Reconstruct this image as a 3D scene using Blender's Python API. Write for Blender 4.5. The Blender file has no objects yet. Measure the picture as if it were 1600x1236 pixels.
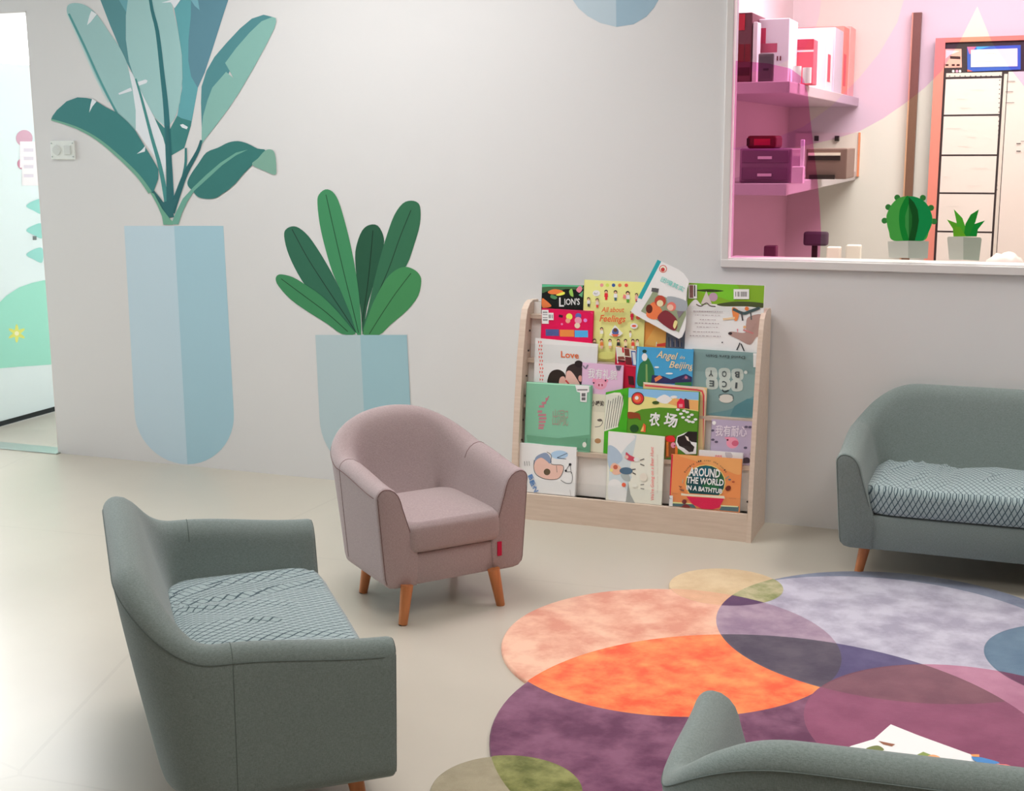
import bpy, bmesh, math, random
from math import sin, cos, pi, radians, sqrt, atan2
from mathutils import Vector, Matrix
random.seed(7)
S = bpy.context.scene
COL = S.collection
# ------------------------------------------------------------------ camera
FPX = 2040.0
CAM = Vector((0, -5.064, 1.5))
_p, _r, _y = radians(10.945), radians(-.364), radians(-21.39)
_f = Vector((sin(_y)*cos(_p), cos(_y)*cos(_p), -sin(_p)))
_rt = Vector((cos(_y), -sin(_y), 0)); _up = _rt.cross(_f)
RX = cos(_r)*_rt + sin(_r)*_up
RY = -sin(_r)*_rt + cos(_r)*_up
cam = bpy.data.cameras.new('camera'); camo = bpy.data.objects.new('camera', cam); COL.objects.link(camo)
cam.sensor_width = 36; cam.lens = FPX/1600*36; cam.clip_end = 60
camo.matrix_world = Matrix(((RX.x, RY.x, -_f.x, CAM.x), (RX.y, RY.y, -_f.y, CAM.y), (RX.z, RY.z, -_f.z, CAM.z), (0, 0, 0, 1)))
S.camera = camo
# ------------------------------------------------------------------ world, lamps, exposure
S.view_settings.view_transform = 'Standard'; S.view_settings.look = 'None'
S.view_settings.gamma = 1; S.view_settings.use_curve_mapping = False
S.view_settings.exposure = -0.44
W = bpy.data.worlds.new('world'); S.world = W; W.use_nodes = True
W.node_tree.nodes['Background'].inputs[0].default_value = (.82, .9, 1, 1)
W.node_tree.nodes['Background'].inputs[1].default_value = .6
def area(name, loc, target, sx, sy, power, color=(1, 1, 1), spread=180):
    l = bpy.data.lights.new(name, 'AREA'); l.shape = 'RECTANGLE'; l.size = sx; l.size_y = sy
    l.energy = power; l.color = color; l.spread = radians(spread)
    o = bpy.data.objects.new(name, l); COL.objects.link(o); o.location = loc
    o.rotation_euler = (Vector(target)-Vector(loc)).to_track_quat('-Z', 'Y').to_euler()
    return o
area('window_daylight', (-10.6, -2.2, 2.0), (-1, -1.6, 1.1), 4.6, 2.8, 370, (.84, .935, 1))
area('overhead_light', (-2.4, -1.15, 2.93), (-2.4, -1.2, 0), 1.6, 1.0, 50, (1, .98, .97), 150)
area('overhead_light', (.7, -.6, 2.93), (.5, -.6, 0), .9, .5, 26, (1, .95, .91), 120)
area('overhead_light', (-.3, -3.7, 2.93), (-.3, -3.4, 0), 1.2, 1.0, 34, (1, .95, .89), 135)  # added fill lamp, lifts the sides and tops of the near sofas
area('corridor_light', (-6.4, 1.6, 2.6), (-6.0, 1.6, 0), 2.0, 2.4, 560, (.97, .99, 1))
area('office_light', (-.35, 1.5, 2.72), (-.6, 2.0, 0), 1.8, 1.5, 118, (1, .95, .89))

# ------------------------------------------------------------------ helpers
def lin(c):
    c = c/255.0
    return c/12.92 if c <= .04045 else ((c+.055)/1.055)**2.4
MATS = {}
def paint(rgb, e=1.0, rough=.6, name=None, spec=.3):
    """plain paint; rgb is the colour in the photo, e the light that falls there"""
    key = (tuple(rgb), e, rough, name)
    if key in MATS: return MATS[key]
    m = bpy.data.materials.new(name or 'paint'); m.use_nodes = True
    b = m.node_tree.nodes['Principled BSDF']
    b.inputs['Base Color'].default_value = tuple(min(.95, lin(v)/e) for v in rgb)+(1,)
    b.inputs['Roughness'].default_value = rough
    b.inputs['Specular IOR Level'].default_value = spec
    MATS[key] = m; return m
def nodes(m):
    m.use_nodes = True; t = m.node_tree
    return t, t.nodes, t.links, t.nodes['Principled BSDF']
def math_node(t, op, a, b=None, clamp=False):
    n = t.nodes.new('ShaderNodeMath'); n.operation = op; n.use_clamp = clamp
    for i, v in enumerate((a, b)):
        if v is None: continue
        if isinstance(v, (int, float)): n.inputs[i].default_value = v
        else: t.links.new(v, n.inputs[i])
    return n.outputs[0]
def mixc(t, fac, a, b):
    n = t.nodes.new('ShaderNodeMix'); n.data_type = 'RGBA'
    for s, v in ((n.inputs[0], fac), (n.inputs[6], a), (n.inputs[7], b)):
        if isinstance(v, (int, float)): s.default_value = v
        elif isinstance(v, (tuple, list)): s.default_value = tuple(v)[:3]+(1,)
        else: t.links.new(v, s)
    return n.outputs[2]
def noise(t, scale, detail=3, vec=None, rough=.5):
    n = t.nodes.new('ShaderNodeTexNoise'); n.inputs['Scale'].default_value = scale
    n.inputs['Detail'].default_value = detail; n.inputs['Roughness'].default_value = rough
    if vec is not None: t.links.new(vec, n.inputs['Vector'])
    return n.outputs[0]
def coord(t, kind='Object'):
    return t.nodes.new('ShaderNodeTexCoord').outputs[kind]
def bump(t, b, h, strength, dist=.01):
    n = t.nodes.new('ShaderNodeBump'); n.inputs['Strength'].default_value = strength
    n.inputs['Distance'].default_value = dist; t.links.new(h, n.inputs['Height'])
    t.links.new(n.outputs[0], b.inputs['Normal'])
def ramp(t, fac, stops):
    n = t.nodes.new('ShaderNodeValToRGB'); e = n.color_ramp.elements
    while len(e) < len(stops): e.new(.5)
    for i, (p, c) in enumerate(stops):
        e[i].position = p; e[i].color = tuple(c)[:3]+(1,)
    t.links.new(fac, n.inputs[0]); return n.outputs[0]
def L3(r, g, b, e=1.0): return tuple(min(.95, lin(v)/e) for v in (r, g, b))

def obj(name, bm, mats, parent=None, smooth=None):
    me = bpy.data.meshes.new(name)
    if hasattr(bm, 'faces'):
        bm.normal_update(); bm.to_mesh(me); bm.free()
    else: me = bm
    if not isinstance(mats, (list, tuple)): mats = [mats]
    for m in mats: me.materials.append(m)
    if smooth is not None:
        for p in me.polygons: p.use_smooth = True
        if smooth < 180: me.set_sharp_from_angle(angle=radians(smooth))
    o = bpy.data.objects.new(name, me); COL.objects.link(o)
    if parent: o.parent = parent
    return o
def empty(name, loc=(0, 0, 0), rz=0):
    o = bpy.data.objects.new(name, None); COL.objects.link(o); o.location = loc
    o.rotation_euler = (0, 0, rz); o.empty_display_size = .1; return o
def tag(o, label, cat, group=None):
    o['label'] = label; o['category'] = cat
    if group: o['group'] = group
    return o
def struct(o): o['kind'] = 'structure'; return o
def box(bm, x0, x1, y0, y1, z0, z1, mi=0, bev=0):
    vs = [bm.verts.new((x, y, z)) for z in (z0, z1) for y in (y0, y1) for x in (x0, x1)]
    fs = []
    for f in ((0, 2, 3, 1), (4, 5, 7, 6), (0, 1, 5, 4), (2, 6, 7, 3), (0, 4, 6, 2), (1, 3, 7, 5)):
        fc = bm.faces.new([vs[i] for i in f]); fc.material_index = mi; fs.append(fc)
    if bev:
        es = list({e for f in fs for e in f.edges})
        bmesh.ops.bevel(bm, geom=es, offset=bev, segments=2, affect='EDGES', profile=.5)
    return vs
def nbox(*a, **k):
    bm = bmesh.new(); box(bm, *a, **k); return bm
def prism(bm, pts, off, mi=0):
    """pts: list of Vector (planar outline), extruded by Vector off"""
    n = len(pts); a = [bm.verts.new(p) for p in pts]; b = [bm.verts.new(Vector(p)+off) for p in pts]
    fs = [bm.faces.new(a), bm.faces.new(b[::-1])]
    for i in range(n): fs.append(bm.faces.new((a[i], b[i], b[(i+1) % n], a[(i+1) % n])))
    for f in fs: f.material_index = mi
    bmesh.ops.recalc_face_normals(bm, faces=fs)
def tube(bm, pts, r, seg=8, mi=0):
    pts = [Vector(p) for p in pts]; rings = []
    for i, p in enumerate(pts):
        d = (pts[min(i+1, len(pts)-1)]-pts[max(i-1, 0)]).normalized()
        a = d.cross(Vector((0, 0, 1)));
        if a.length < .05: a = d.cross(Vector((1, 0, 0)))
        a.normalize(); b = d.cross(a)
        rr = r[i] if isinstance(r, (list, tuple)) else r
        rings.append([bm.verts.new(p+(a*cos(2*pi*k/seg)+b*sin(2*pi*k/seg))*rr) for k in range(seg)])
    for i in range(len(rings)-1):
        for k in range(seg):
            f = bm.faces.new((rings[i][k], rings[i][(k+1) % seg], rings[i+1][(k+1) % seg], rings[i+1][k])); f.material_index = mi
    for rg in (rings[0][::-1], rings[-1]):
        f = bm.faces.new(rg); f.material_index = mi
# pixel of the photo -> point on a known plane of the room (tracing flat artwork onto its real surface)
def on_plane(px, py, P0, n):
    d = RX*((px-800)/FPX)+RY*(-(py-618)/FPX)+_f
    return CAM+d*((P0-CAM).dot(n)/d.dot(n))
def at_y(px, py, Y=0): return on_plane(px, py, Vector((0, Y, 0)), Vector((0, 1, 0)))
def at_z(px, py, Z=0): return on_plane(px, py, Vector((0, 0, Z)), Vector((0, 0, 1)))
def smooth_poly(pts, k=5, closed=True):
    n = len(pts); out = []
    rng = range(n) if closed else range(n-1)
    for i in rng:
        g = (lambda j: pts[j % n]) if closed else (lambda j: pts[max(0, min(n-1, j))])
        a, b, c, d = g(i-1), g(i), g(i+1), g(i+2)
        for s in range(k):
            t = s/k; r = []
            for q in (0, 1):
                r.append(.5*((2*b[q])+(-a[q]+c[q])*t+(2*a[q]-5*b[q]+4*c[q]-d[q])*t*t+(-a[q]+3*b[q]-3*c[q]+d[q])*t**3))
            out.append(tuple(r))
    if not closed: out.append(pts[-1])
    return out
class Art:
    """flat printed artwork: coloured shapes laid on one real plane"""
    STEP = .00012
    def __init__(s, P0, n, frame=(0, 0, 1), e=.5, rough=.6):
        s.P0 = Vector(P0); s.n = Vector(n).normalized(); s.fr = frame; s.e = e; s.rough = rough
        s.bm = bmesh.new(); s.mats = []; s.layer = 1; s.clip = None
    def frame(s, ox, oy, sc): s.fr = (ox, oy, sc); return s
    def T(s, x, y, lay=None):
        ox, oy, sc = s.fr
        p = on_plane(ox+x/sc, oy+y/sc, s.P0, s.n)
        if s.clip:   # keep the print inside its cover
            O, e1, e2 = s.clip; d = p-O; u = max(.004, min(.996, d.dot(e1)/e1.length_squared)); v = max(.003, min(.997, d.dot(e2)/e2.length_squared)); p = O+e1*u+e2*v
        return p+s.n*(s.STEP*(s.layer if lay is None else lay))
    def mi(s, rgb):
        m = rgb if isinstance(rgb, bpy.types.Material) else paint(rgb, s.e, s.rough, 'print')
        if m not in s.mats: s.mats.append(m)
        return s.mats.index(m)
    def poly(s, pts, rgb, smooth=False, k=5):
        if smooth: pts = smooth_poly(pts, k)
        f = s.bm.faces.new([s.bm.verts.new(s.T(*p)) for p in pts]); f.material_index = s.mi(rgb)
        f.normal_update()
        if f.normal.dot(s.n) < 0: f.normal_flip()
        s.layer += 1; return s
    def dot(s, x, y, rx, rgb, ry=None, k=20, a0=0, a1=360, rot=0):
        ry = ry or rx; full = a1-a0 >= 360; c0, s0 = cos(radians(rot)), sin(radians(rot)); pts = []
        for i in range(k+(0 if full else 1)):
            a = radians(a0+(a1-a0)*i/k); u, v = rx*cos(a), ry*sin(a)
            pts.append((x+u*c0-v*s0, y+u*s0+v*c0))
        return s.poly(pts, rgb)
    def rect(s, x0, y0, x1, y1, rgb): return s.poly([(x0, y0), (x1, y0), (x1, y1), (x0, y1)], rgb)
    def line(s, pts, w, rgb, smooth=True):
        if smooth and len(pts) > 2: pts = smooth_poly(pts, 4, False)
        l, r = [], []
        for i, p in enumerate(pts):
            a = pts[max(i-1, 0)]; b = pts[min(i+1, len(pts)-1)]
            dx, dy = b[0]-a[0], b[1]-a[1]; d = sqrt(dx*dx+dy*dy) or 1
            ww = w[0]+(w[1]-w[0])*i/(len(pts)-1) if isinstance(w, tuple) else w
            l.append((p[0]-dy/d*ww/2, p[1]+dx/d*ww/2)); r.append((p[0]+dy/d*ww/2, p[1]-dx/d*ww/2))
        lay = s.layer
        for i in range(len(pts)-1):
            f = s.bm.faces.new([s.bm.verts.new(s.T(*q)) for q in (l[i], l[i+1], r[i+1], r[i])]); f.material_index = s.mi(rgb)
            f.normal_update()
            if f.normal.dot(s.n) < 0: f.normal_flip()
        s.layer = lay+1; return s
    def text(s, string, p0, p1, h, rgb, shear=0.0, bold=0.0):
        """lettering on the plane, baseline p0 -> p1, h = capital height (frame units)"""
        me = letters(string, shear, bold)
        xs = [v.co.x for v in me.vertices]
        if not xs: return s
        x0, x1 = min(xs), max(xs)
        vx = ((p1[0]-p0[0])/(x1-x0), (p1[1]-p0[1])/(x1-x0)); L = sqrt((p1[0]-p0[0])**2+(p1[1]-p0[1])**2)
        nx, ny = (p1[1]-p0[1])/L, -(p1[0]-p0[0])/L; hh = h/.7
        vs = [s.bm.verts.new(s.T(p0[0]+(v.co.x-x0)*vx[0]+nx*v.co.y*hh, p0[1]+(v.co.x-x0)*vx[1]+ny*v.co.y*hh)) for v in me.vertices]
        mi = s.mi(rgb)
        for p in me.polygons:
            try: f = s.bm.faces.new([vs[i] for i in p.vertices])
            except ValueError: continue
            f.material_index = mi; f.normal_update()
            if f.normal.dot(s.n) < 0: f.normal_flip()
        s.layer += 1; return s
    def build(s, name, parent=None):
        return obj(name, s.bm, s.mats, parent)
_TXT = {}
def letters(string, shear=0.0, bold=0.0):
    k = (string, shear, bold)
    if k not in _TXT:
        cu = bpy.data.curves.new('letters', 'FONT'); cu.body = string; cu.size = 1; cu.shear = shear; cu.offset = bold
        cu.resolution_u = 2; cu.fill_mode = 'FRONT'
        o = bpy.data.objects.new('letters', cu); COL.objects.link(o)
        bpy.context.view_layer.update()
        _TXT[k] = bpy.data.meshes.new_from_object(o.evaluated_get(bpy.context.evaluated_depsgraph_get()))
        bpy.data.objects.remove(o)
    return _TXT[k]
WALL_N = (0, -1, 0)

# ------------------------------------------------------------------ surfaces
def wall_mat(name, rgb, rough=.55):
    m = bpy.data.materials.new(name); t, N, Lk, b = nodes(m)
    n = noise(t, 1.2, 2, coord(t)); c = mixc(t, n, tuple(v*.97 for v in rgb), rgb); Lk.new(c, b.inputs['Base Color'])
    b.inputs['Roughness'].default_value = rough; b.inputs['Specular IOR Level'].default_value = .25
    bump(t, b, noise(t, 240, 2, coord(t)), .04, .002); return m
M_wall = wall_mat('wall_paint', (.80, .80, .80))
M_ceil = wall_mat('ceiling_paint', (.82, .82, .82))
M_office = wall_mat('office_paint', (.86, .82, .77))
M_warm = wall_mat('warm_far_wall', (.46, .31, .24))  # for unseen walls; colour chosen for warm bounce onto camera-facing sides
M_trim = paint((225, 222, 220), .95, .4, 'white_trim')
def floor_mat():
    m = bpy.data.materials.new('polished_epoxy_floor'); t, N, Lk, b = nodes(m)
    o = coord(t)
    n1 = noise(t, .9, 4, o); n2 = noise(t, 7, 5, o); n3 = noise(t, 60, 3, o)
    c = ramp(t, n1, [(.3, (.50, .465, .39)), (.7, (.575, .535, .455))])
    c = mixc(t, math_node(t, 'MULTIPLY', n2, .2), c, (.42, .39, .34))
    mp = N.new('ShaderNodeMapping'); mp.inputs['Scale'].default_value = (.45, .7, 1); mp.inputs['Rotation'].default_value = (0, 0, .5); Lk.new(o, mp.inputs[0])
    vo = N.new('ShaderNodeTexVoronoi'); vo.feature = 'DISTANCE_TO_EDGE'; vo.voronoi_dimensions = '2D'; vo.inputs['Scale'].default_value = .9
    Lk.new(mp.outputs[0], vo.inputs['Vector'])
    cr = math_node(t, 'LESS_THAN', vo.outputs['Distance'], .0025)
    c = mixc(t, math_node(t, 'MULTIPLY', math_node(t, 'MULTIPLY', cr, n2), .35), c, (.36, .33, .28))
    Lk.new(c, b.inputs['Base Color'])
    rr = math_node(t, 'ADD', math_node(t, 'MULTIPLY', n1, .12), .24); Lk.new(rr, b.inputs['Roughness'])
    b.inputs['Specular IOR Level'].default_value = .22
    return m
M_floor = floor_mat()
def wood_mat(name, c1, c2, scale=(3, 40, 40), rough=.45):
    m = bpy.data.materials.new(name); t, N, Lk, b = nodes(m)
    mp = N.new('ShaderNodeMapping'); mp.inputs['Scale'].default_value = scale; Lk.new(coord(t), mp.inputs[0])
    n = noise(t, 2.5, 5, mp.outputs[0], .6)
    Lk.new(ramp(t, n, [(.3, c1), (.7, c2)]), b.inputs['Base Color'])
    b.inputs['Roughness'].default_value = rough; bump(t, b, n, .05, .002); return m
M_maple = wood_mat('maple_laminate', (.70, .55, .44), (.79, .64, .53))
M_legwood = wood_mat('orange_beech', (.50, .17, .055), (.62, .23, .08), (30, 30, 3))
def fabric_mat(name, c1, c2):
    m = bpy.data.materials.new(name); t, N, Lk, b = nodes(m)
    o = coord(t)
    mp = N.new('ShaderNodeMapping'); mp.inputs['Scale'].default_value = (700, 700, 160); Lk.new(o, mp.inputs[0])
    n = noise(t, 1, 2, mp.outputs[0])
    mp2 = N.new('ShaderNodeMapping'); mp2.inputs['Scale'].default_value = (160, 160, 800); Lk.new(o, mp2.inputs[0])
    n2 = noise(t, 1, 2, mp2.outputs[0])
    s = math_node(t, 'MULTIPLY', math_node(t, 'ADD', n, n2), .5)
    Lk.new(ramp(t, s, [(.32, c1), (.66, c2)]), b.inputs['Base Color'])
    b.inputs['Roughness'].default_value = .9; b.inputs['Specular IOR Level'].default_value = .15
    b.inputs['Sheen Weight'].default_value = .2; b.inputs['Sheen Roughness'].default_value = .5
    bump(t, b, s, .25, .002); return m
M_teal = fabric_mat('teal_weave', (.150, .190, .180), (.240, .292, .280))
M_pink = fabric_mat('dusty_pink_weave', (.335, .265, .265), (.46, .37, .37))
M_seam = paint((98, 109, 106), 1, .9, 'seam_thread')
M_seamp = paint((120, 92, 90), 1, .9, 'pink_seam_thread')
def scale_knit():
    m = bpy.data.materials.new('fish_scale_knit'); t, N, Lk, b = nodes(m)
    sp = N.new('ShaderNodeSeparateXYZ'); Lk.new(coord(t), sp.inputs[0])
    x, y, z = sp.outputs
    nz = math_node(t, 'MULTIPLY', math_node(t, 'SUBTRACT', noise(t, 14, 2, coord(t)), .5), .35)
    u = math_node(t, 'ADD', math_node(t, 'DIVIDE', x, .019), nz)
    v = math_node(t, 'DIVIDE', math_node(t, 'SUBTRACT', y, z), .036)
    a = math_node(t, 'FRACT', math_node(t, 'ADD', math_node(t, 'ADD', u, v), 500.0))
    c = math_node(t, 'FRACT', math_node(t, 'ADD', math_node(t, 'SUBTRACT', u, v), 500.0))
    la = math_node(t, 'LESS_THAN', a, .2); lc = math_node(t, 'LESS_THAN', c, .13)
    msk = math_node(t, 'MAXIMUM', la, lc)
    base = mixc(t, noise(t, 120, 2, coord(t)), (.29, .39, .40), (.39, .49, .50))
    Lk.new(mixc(t, math_node(t, 'MULTIPLY', msk, .95), base, (.02, .06, .08)), b.inputs['Base Color'])
    b.inputs['Roughness'].default_value = .75; b.inputs['Sheen Weight'].default_value = .3
    bump(t, b, math_node(t, 'SUBTRACT', 1.0, msk), .5, .002); return m
M_knit = scale_knit()
def glass_mat(name, tint, gloss=.06, rough=.02):
    m = bpy.data.materials.new(name); m.use_nodes = True; t = m.node_tree; N = t.nodes; N.remove(N['Principled BSDF'])
    tr = N.new('ShaderNodeBsdfTransparent'); tr.inputs[0].default_value = tuple(tint)+(1,)
    gl = N.new('ShaderNodeBsdfGlossy'); gl.inputs['Roughness'].default_value = rough
    mx = N.new('ShaderNodeMixShader'); mx.inputs[0].default_value = gloss
    t.links.new(tr.outputs[0], mx.inputs[1]); t.links.new(gl.outputs[0], mx.inputs[2])
    t.links.new(mx.outputs[0], N['Material Output'].inputs[0]); return m
M_glass = glass_mat('clear_glass', (.97, .98, .975), .03)
M_acrylic = glass_mat('clear_acrylic', (.975, .98, .98), .015, .05)
M_metal = bpy.data.materials.new('brushed_aluminium')
_b = nodes(M_metal)[3]; _b.inputs['Metallic'].default_value = 1; _b.inputs['Roughness'].default_value = .35; _b.inputs['Base Color'].default_value = (.5, .56, .53, 1)

# ------------------------------------------------------------------ room shell
XD, XW0, ZW0 = -4.404, -1.083, 1.050      # doorway jamb, window left edge, window sill
XW1, ZW1, ZD = 1.6, 2.35, 2.119
TH = .13
def wall_piece(bm, x0, x1, z0, z1, y0=0, y1=TH): box(bm, x0, x1, y0, y1, z0, z1)
bm = bmesh.new()
wall_piece(bm, XD, XW0, 0, 3); wall_piece(bm, XW0, XW1, 0, ZW0); wall_piece(bm, XW0, XW1, ZW1, 3)
wall_piece(bm, XW1, 3.6, 0, 3); wall_piece(bm, -8.1, XD, ZD, 3); wall_piece(bm, -8.1, -7.0, 0, ZD)
struct(obj('wall_back', bm, M_wall))
struct(obj('floor', nbox(-8.1, 3.6, -8, 3.2, -.1, 0), M_floor))
struct(obj('ceiling', nbox(-8.1, 3.6, -8, TH, 3.0, 3.1), M_ceil))
struct(obj('wall_right', nbox(3.5, 3.6, -8, 0, 0, 3), M_warm))
struct(obj('wall_front', nbox(-8.1, 3.6, -8.1, -8, 0, 3), M_warm))
bm = bmesh.new()   # left side, unseen: glazed opening to daylight, sill raised to block low light
box(bm, -8.1, -8.0, -8, 0, 0, 1.0); box(bm, -8.1, -8.0, -8, 0, 2.9, 3); box(bm, -8.1, -8, -8, -6, .3, 2.9); box(bm, -8.1, -8, -.4, 0, .3, 2.9)
struct(obj('wall_left', bm, M_wall))
# corridor behind the doorway and office behind the window
M_corr = wall_mat('corridor_paint', (.84, .88, .90))
bm = bmesh.new(); box(bm, -9.2, -1.46, 3.0, 3.1, 0, 2.7); box(bm, -9.3, -9.2, TH, 3.1, 0, 2.7)
struct(obj('wall_corridor', bm, M_corr))
struct(obj('ceiling_corridor', nbox(-9.3, 1.9, TH, 3.1, 2.8, 2.9), M_ceil))
bm = bmesh.new(); box(bm, -1.46, -1.36, TH, 3.1, 0, 2.8); box(bm, -1.36, 1.9, 3.0, 3.1, 0, 2.8); box(bm, 1.8, 1.9, TH, 3.0, 0, 2.8)
struct(obj('wall_office', bm, M_office))
# aluminium floor track across the doorway
struct(obj('trim_1', nbox(-7.0, XD+.01, -.03, .085, 0, .006, bev=.002), M_metal))
struct(obj('trim_2', nbox(XD-.006, XD, 0, TH, 0, ZD), M_trim))
struct(obj('trim_3', nbox(-7.0, XD, .0, TH, ZD-.006, ZD), M_trim))

# interior window: white frame, reveal, pane
wn = struct(empty('window_1', (0, 0, 0)))
bm = bmesh.new(); fw = .034
box(bm, XW0-.017, XW0+.012, -.012, .02, ZW0-.032, ZW1+.03, bev=.003)
box(bm, XW0-.017, XW1+.03, -.014, .03, ZW0-.032, ZW0, bev=.003)
box(bm, XW0-.017, XW1+.03, -.012, .02, ZW1, ZW1+.03, bev=.003)
box(bm, XW1, XW1+.03, -.012, .02, ZW0, ZW1, bev=.003)
obj('window_frame', bm, M_trim, wn)
obj('window_sill', nbox(XW0+.012, XW1, -.006, TH-.01, ZW0-.001, ZW0+.004), M_trim, wn)
GY = .030
obj('pane', nbox(XW0+.012, XW1, GY, GY+.008, ZW0, ZW1), M_glass, wn)
def film(name, pts, tint, y, smooth=False):
    m = glass_mat(name, tint, .0); bm = bmesh.new()
    if smooth: pts = smooth_poly(pts, 4)
    P = [at_y(px, py, y) for px, py in pts]
    for p in P:
        p.x = max(p.x, XW0+.013); p.z = min(max(p.z, ZW0), ZW1-.005)
    bm.faces.new([bm.verts.new(p) for p in P]); return obj('tinted_film', bm, m, wn)
def arc_px(cx, cy, r, a0, a1, n=24): return [(cx+r*cos(radians(a0+(a1-a0)*i/n)), cy-r*sin(radians(a0+(a1-a0)*i/n))) for i in range(n+1)]
CU1 = [(1283, -160), (1283, 0), (1280, 25), (1270, 56), (1250, 86), (1200, 108), (1140, 118)]
CU2 = [(1414, -160), (1412, 0), (1402, 35), (1374, 83), (1342, 122), (1300, 165), (1255, 198), (1200, 220), (1140, 232)]
film('magenta_film', [(1140, 402)]+[(1281, 402), (1283, 365), (1281, 325), (1277, 278), (1271, 228), (1266, 185), (1262, 145), (1255, 122), (1235, 107), (1200, 99), (1140, 95)], (.97, .44, .76), GY-.001)
film('violet_film', [(1140, -160)]+CU1, (.95, .74, .95), GY-.002)
film('rose_film', CU1+CU2[::-1], (.98, .80, .90), GY-.002)
film('lilac_film', CU2+[(1140, 234), (1200, 236), (1256, 228), (1300, 218), (1343, 205), (1380, 185), (1416, 160), (1445, 137), (1471, 111), (1499, 66), (1527, 10),
                    (1550, 66), (1576, 104), (1600, 135), (1640, 190), (1700, 260), (1760, 330), (2100, 330), (2100, -160)], (.93, .71, .98), GY-.002)
# illustrated plants stuck on the glass just above the sill
def sticker(): return Art((0, GY-.006, 0), WALL_N, (1340, 190, 5.373), e=.62, rough=.5)
cd = tag(empty('cactus_sticker'), 'flat sticker of a round green cactus in a grey pot on the window glass', 'sticker')
a = sticker()
for x, y in ((333, 638), (257, 718), (226, 832), (548, 640), (617, 724), (642, 838)): a.dot(x, y, 25, (40, 108, 48))
a.poly([(305, 1000), (262, 920), (243, 830), (248, 770), (290, 690), (350, 640), (430, 626), (510, 640), (580, 690), (622, 780), (628, 840), (600, 920), (548, 1000)], (58, 142, 58), True)
a.poly([(430, 1000), (430, 626), (470, 628), (540, 652), (600, 715), (626, 790), (624, 850), (600, 920), (548, 1000)], (0, 122, 62), False)
a.poly([(385, 1000), (355, 900), (348, 800), (365, 710), (430, 632), (430, 1000)], (0, 115, 38), True)
a.poly([(430, 632), (475, 680), (505, 740), (515, 830), (500, 920), (480, 1000), (430, 1000)], (0, 68, 20), False)
a.poly([(430, 690), (400, 790), (400, 880), (430, 985)], (50, 128, 60)); a.poly([(430, 690), (430, 985), (455, 880), (458, 790)], (20, 96, 35))
a.build('cactus_body', cd)
a = sticker(); a.layer = 16
a.poly([(252, 1005), (425, 1000), (425, 1145), (264, 1142)], (172, 174, 165)); a.poly([(425, 1000), (598, 1005), (588, 1150), (425, 1145)], (148, 155, 145)); a.build('pot', cd)
pd = tag(empty('succulent_sticker'), 'flat sticker of a spiky green succulent in a grey pot on the window glass', 'sticker')
a = sticker()
a.poly([(805, 965), (800, 900), (750, 822), (850, 860), (900, 965)], (75, 145, 30)); a.poly([(910, 965), (980, 860), (1070, 830), (1010, 905), (1000, 965)], (0, 120, 40))
a.poly([(840, 965), (830, 840), (808, 735), (880, 810), (910, 900), (925, 965)], (65, 150, 35)); a.poly([(890, 965), (905, 860), (950, 780), (1018, 738), (990, 840), (950, 930), (935, 965)], (20, 120, 35))
a.poly([(805, 965), (815, 880), (860, 885), (912, 965)], (85, 148, 28)); a.build('leaves', pd)
a = sticker(); a.layer = 8
a.poly([(752, 975), (765, 965), (888, 967), (888, 1160), (768, 1158)], (170, 172, 162)); a.poly([(888, 967), (1030, 972), (1042, 985), (1020, 1168), (888, 1160)], (140, 148, 135)); a.build('pot', pd)

# ------------------------------------------------------------------ wall decals (flat vinyl plants)
def wart(frame, e=.86): return Art((0, -.0004, 0), WALL_N, frame, e=e, rough=.55)
C1 = (0, 0, 3.2522)
big = tag(empty('plant_decal'), 'huge banana plant decal in a tall pale blue pot on the white wall', 'wall decal')
DT = (46, 112, 118)
a = wart(C1)
a.poly([(380, -330), (450, -150), (510, 0), (560, 130), (605, 235), (650, 330), (690, 405), (700, 380), (660, 200), (645, 60), (640, -60), (620, -330)], (84, 140, 146))
a.poly([(560, -330), (585, -60), (605, 0), (622, 30), (642, 62), (655, 0), (660, -120), (650, -330)], (104, 164, 174)); a.build('leaf', big)
a = wart(C1)
a.poly([(860, -330), (870, -50), (885, 45), (905, 150), (925, 300), (925, 450), (900, 590), (862, 660), (868, 792), (937, 750), (970, 640), (985, 560), (1005, 450), (1040, -330)], (96, 164, 172))
a.poly([(1250, -330), (1190, -100), (1160, 0), (1140, 60), (1080, 250), (1040, 370), (1005, 447), (972, 390), (957, 310), (958, 200), (970, 80), (972, -100), (950, -330)], (92, 138, 154))
a.poly([(868, 792), (937, 752), (970, 640), (972, 615), (920, 600), (900, 588), (862, 660)], (60, 128, 126)); a.poly([(775, 588), (835, 650), (845, 655), (843, 742)], (60, 128, 126))
a.poly([(970, 0), (1000, -40), (1015, 52), (990, 30)], (120, 175, 188)); a.poly([(915, 634), (930, 630), (955, 645), (950, 657), (925, 648)], (222, 228, 234)); a.build('leaf', big)
a = wart(C1); a.layer = 6
a.poly([(640, -330), (650, 0), (640, 80), (640, 200), (655, 310), (690, 420), (740, 520), (790, 600), (850, 652), (890, 600), (915, 520), (928, 400), (925, 280), (905, 150), (880, 50), (862, -60), (850, -330)], (156, 196, 196))
a.poly([(655, 358), (672, 372), (742, 515), (785, 598), (830, 700), (845, 760), (838, 960), (820, 900), (790, 800), (690, 660), (690, 560), (672, 440)], (222, 228, 234))
for pts in ([(695, 418), (740, 404), (751, 410), (745, 422), (702, 438)], [(820, 14), (870, 0), (905, -20), (925, -10), (888, 42), (868, 12)]): a.poly(pts, (222, 228, 234))
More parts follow.
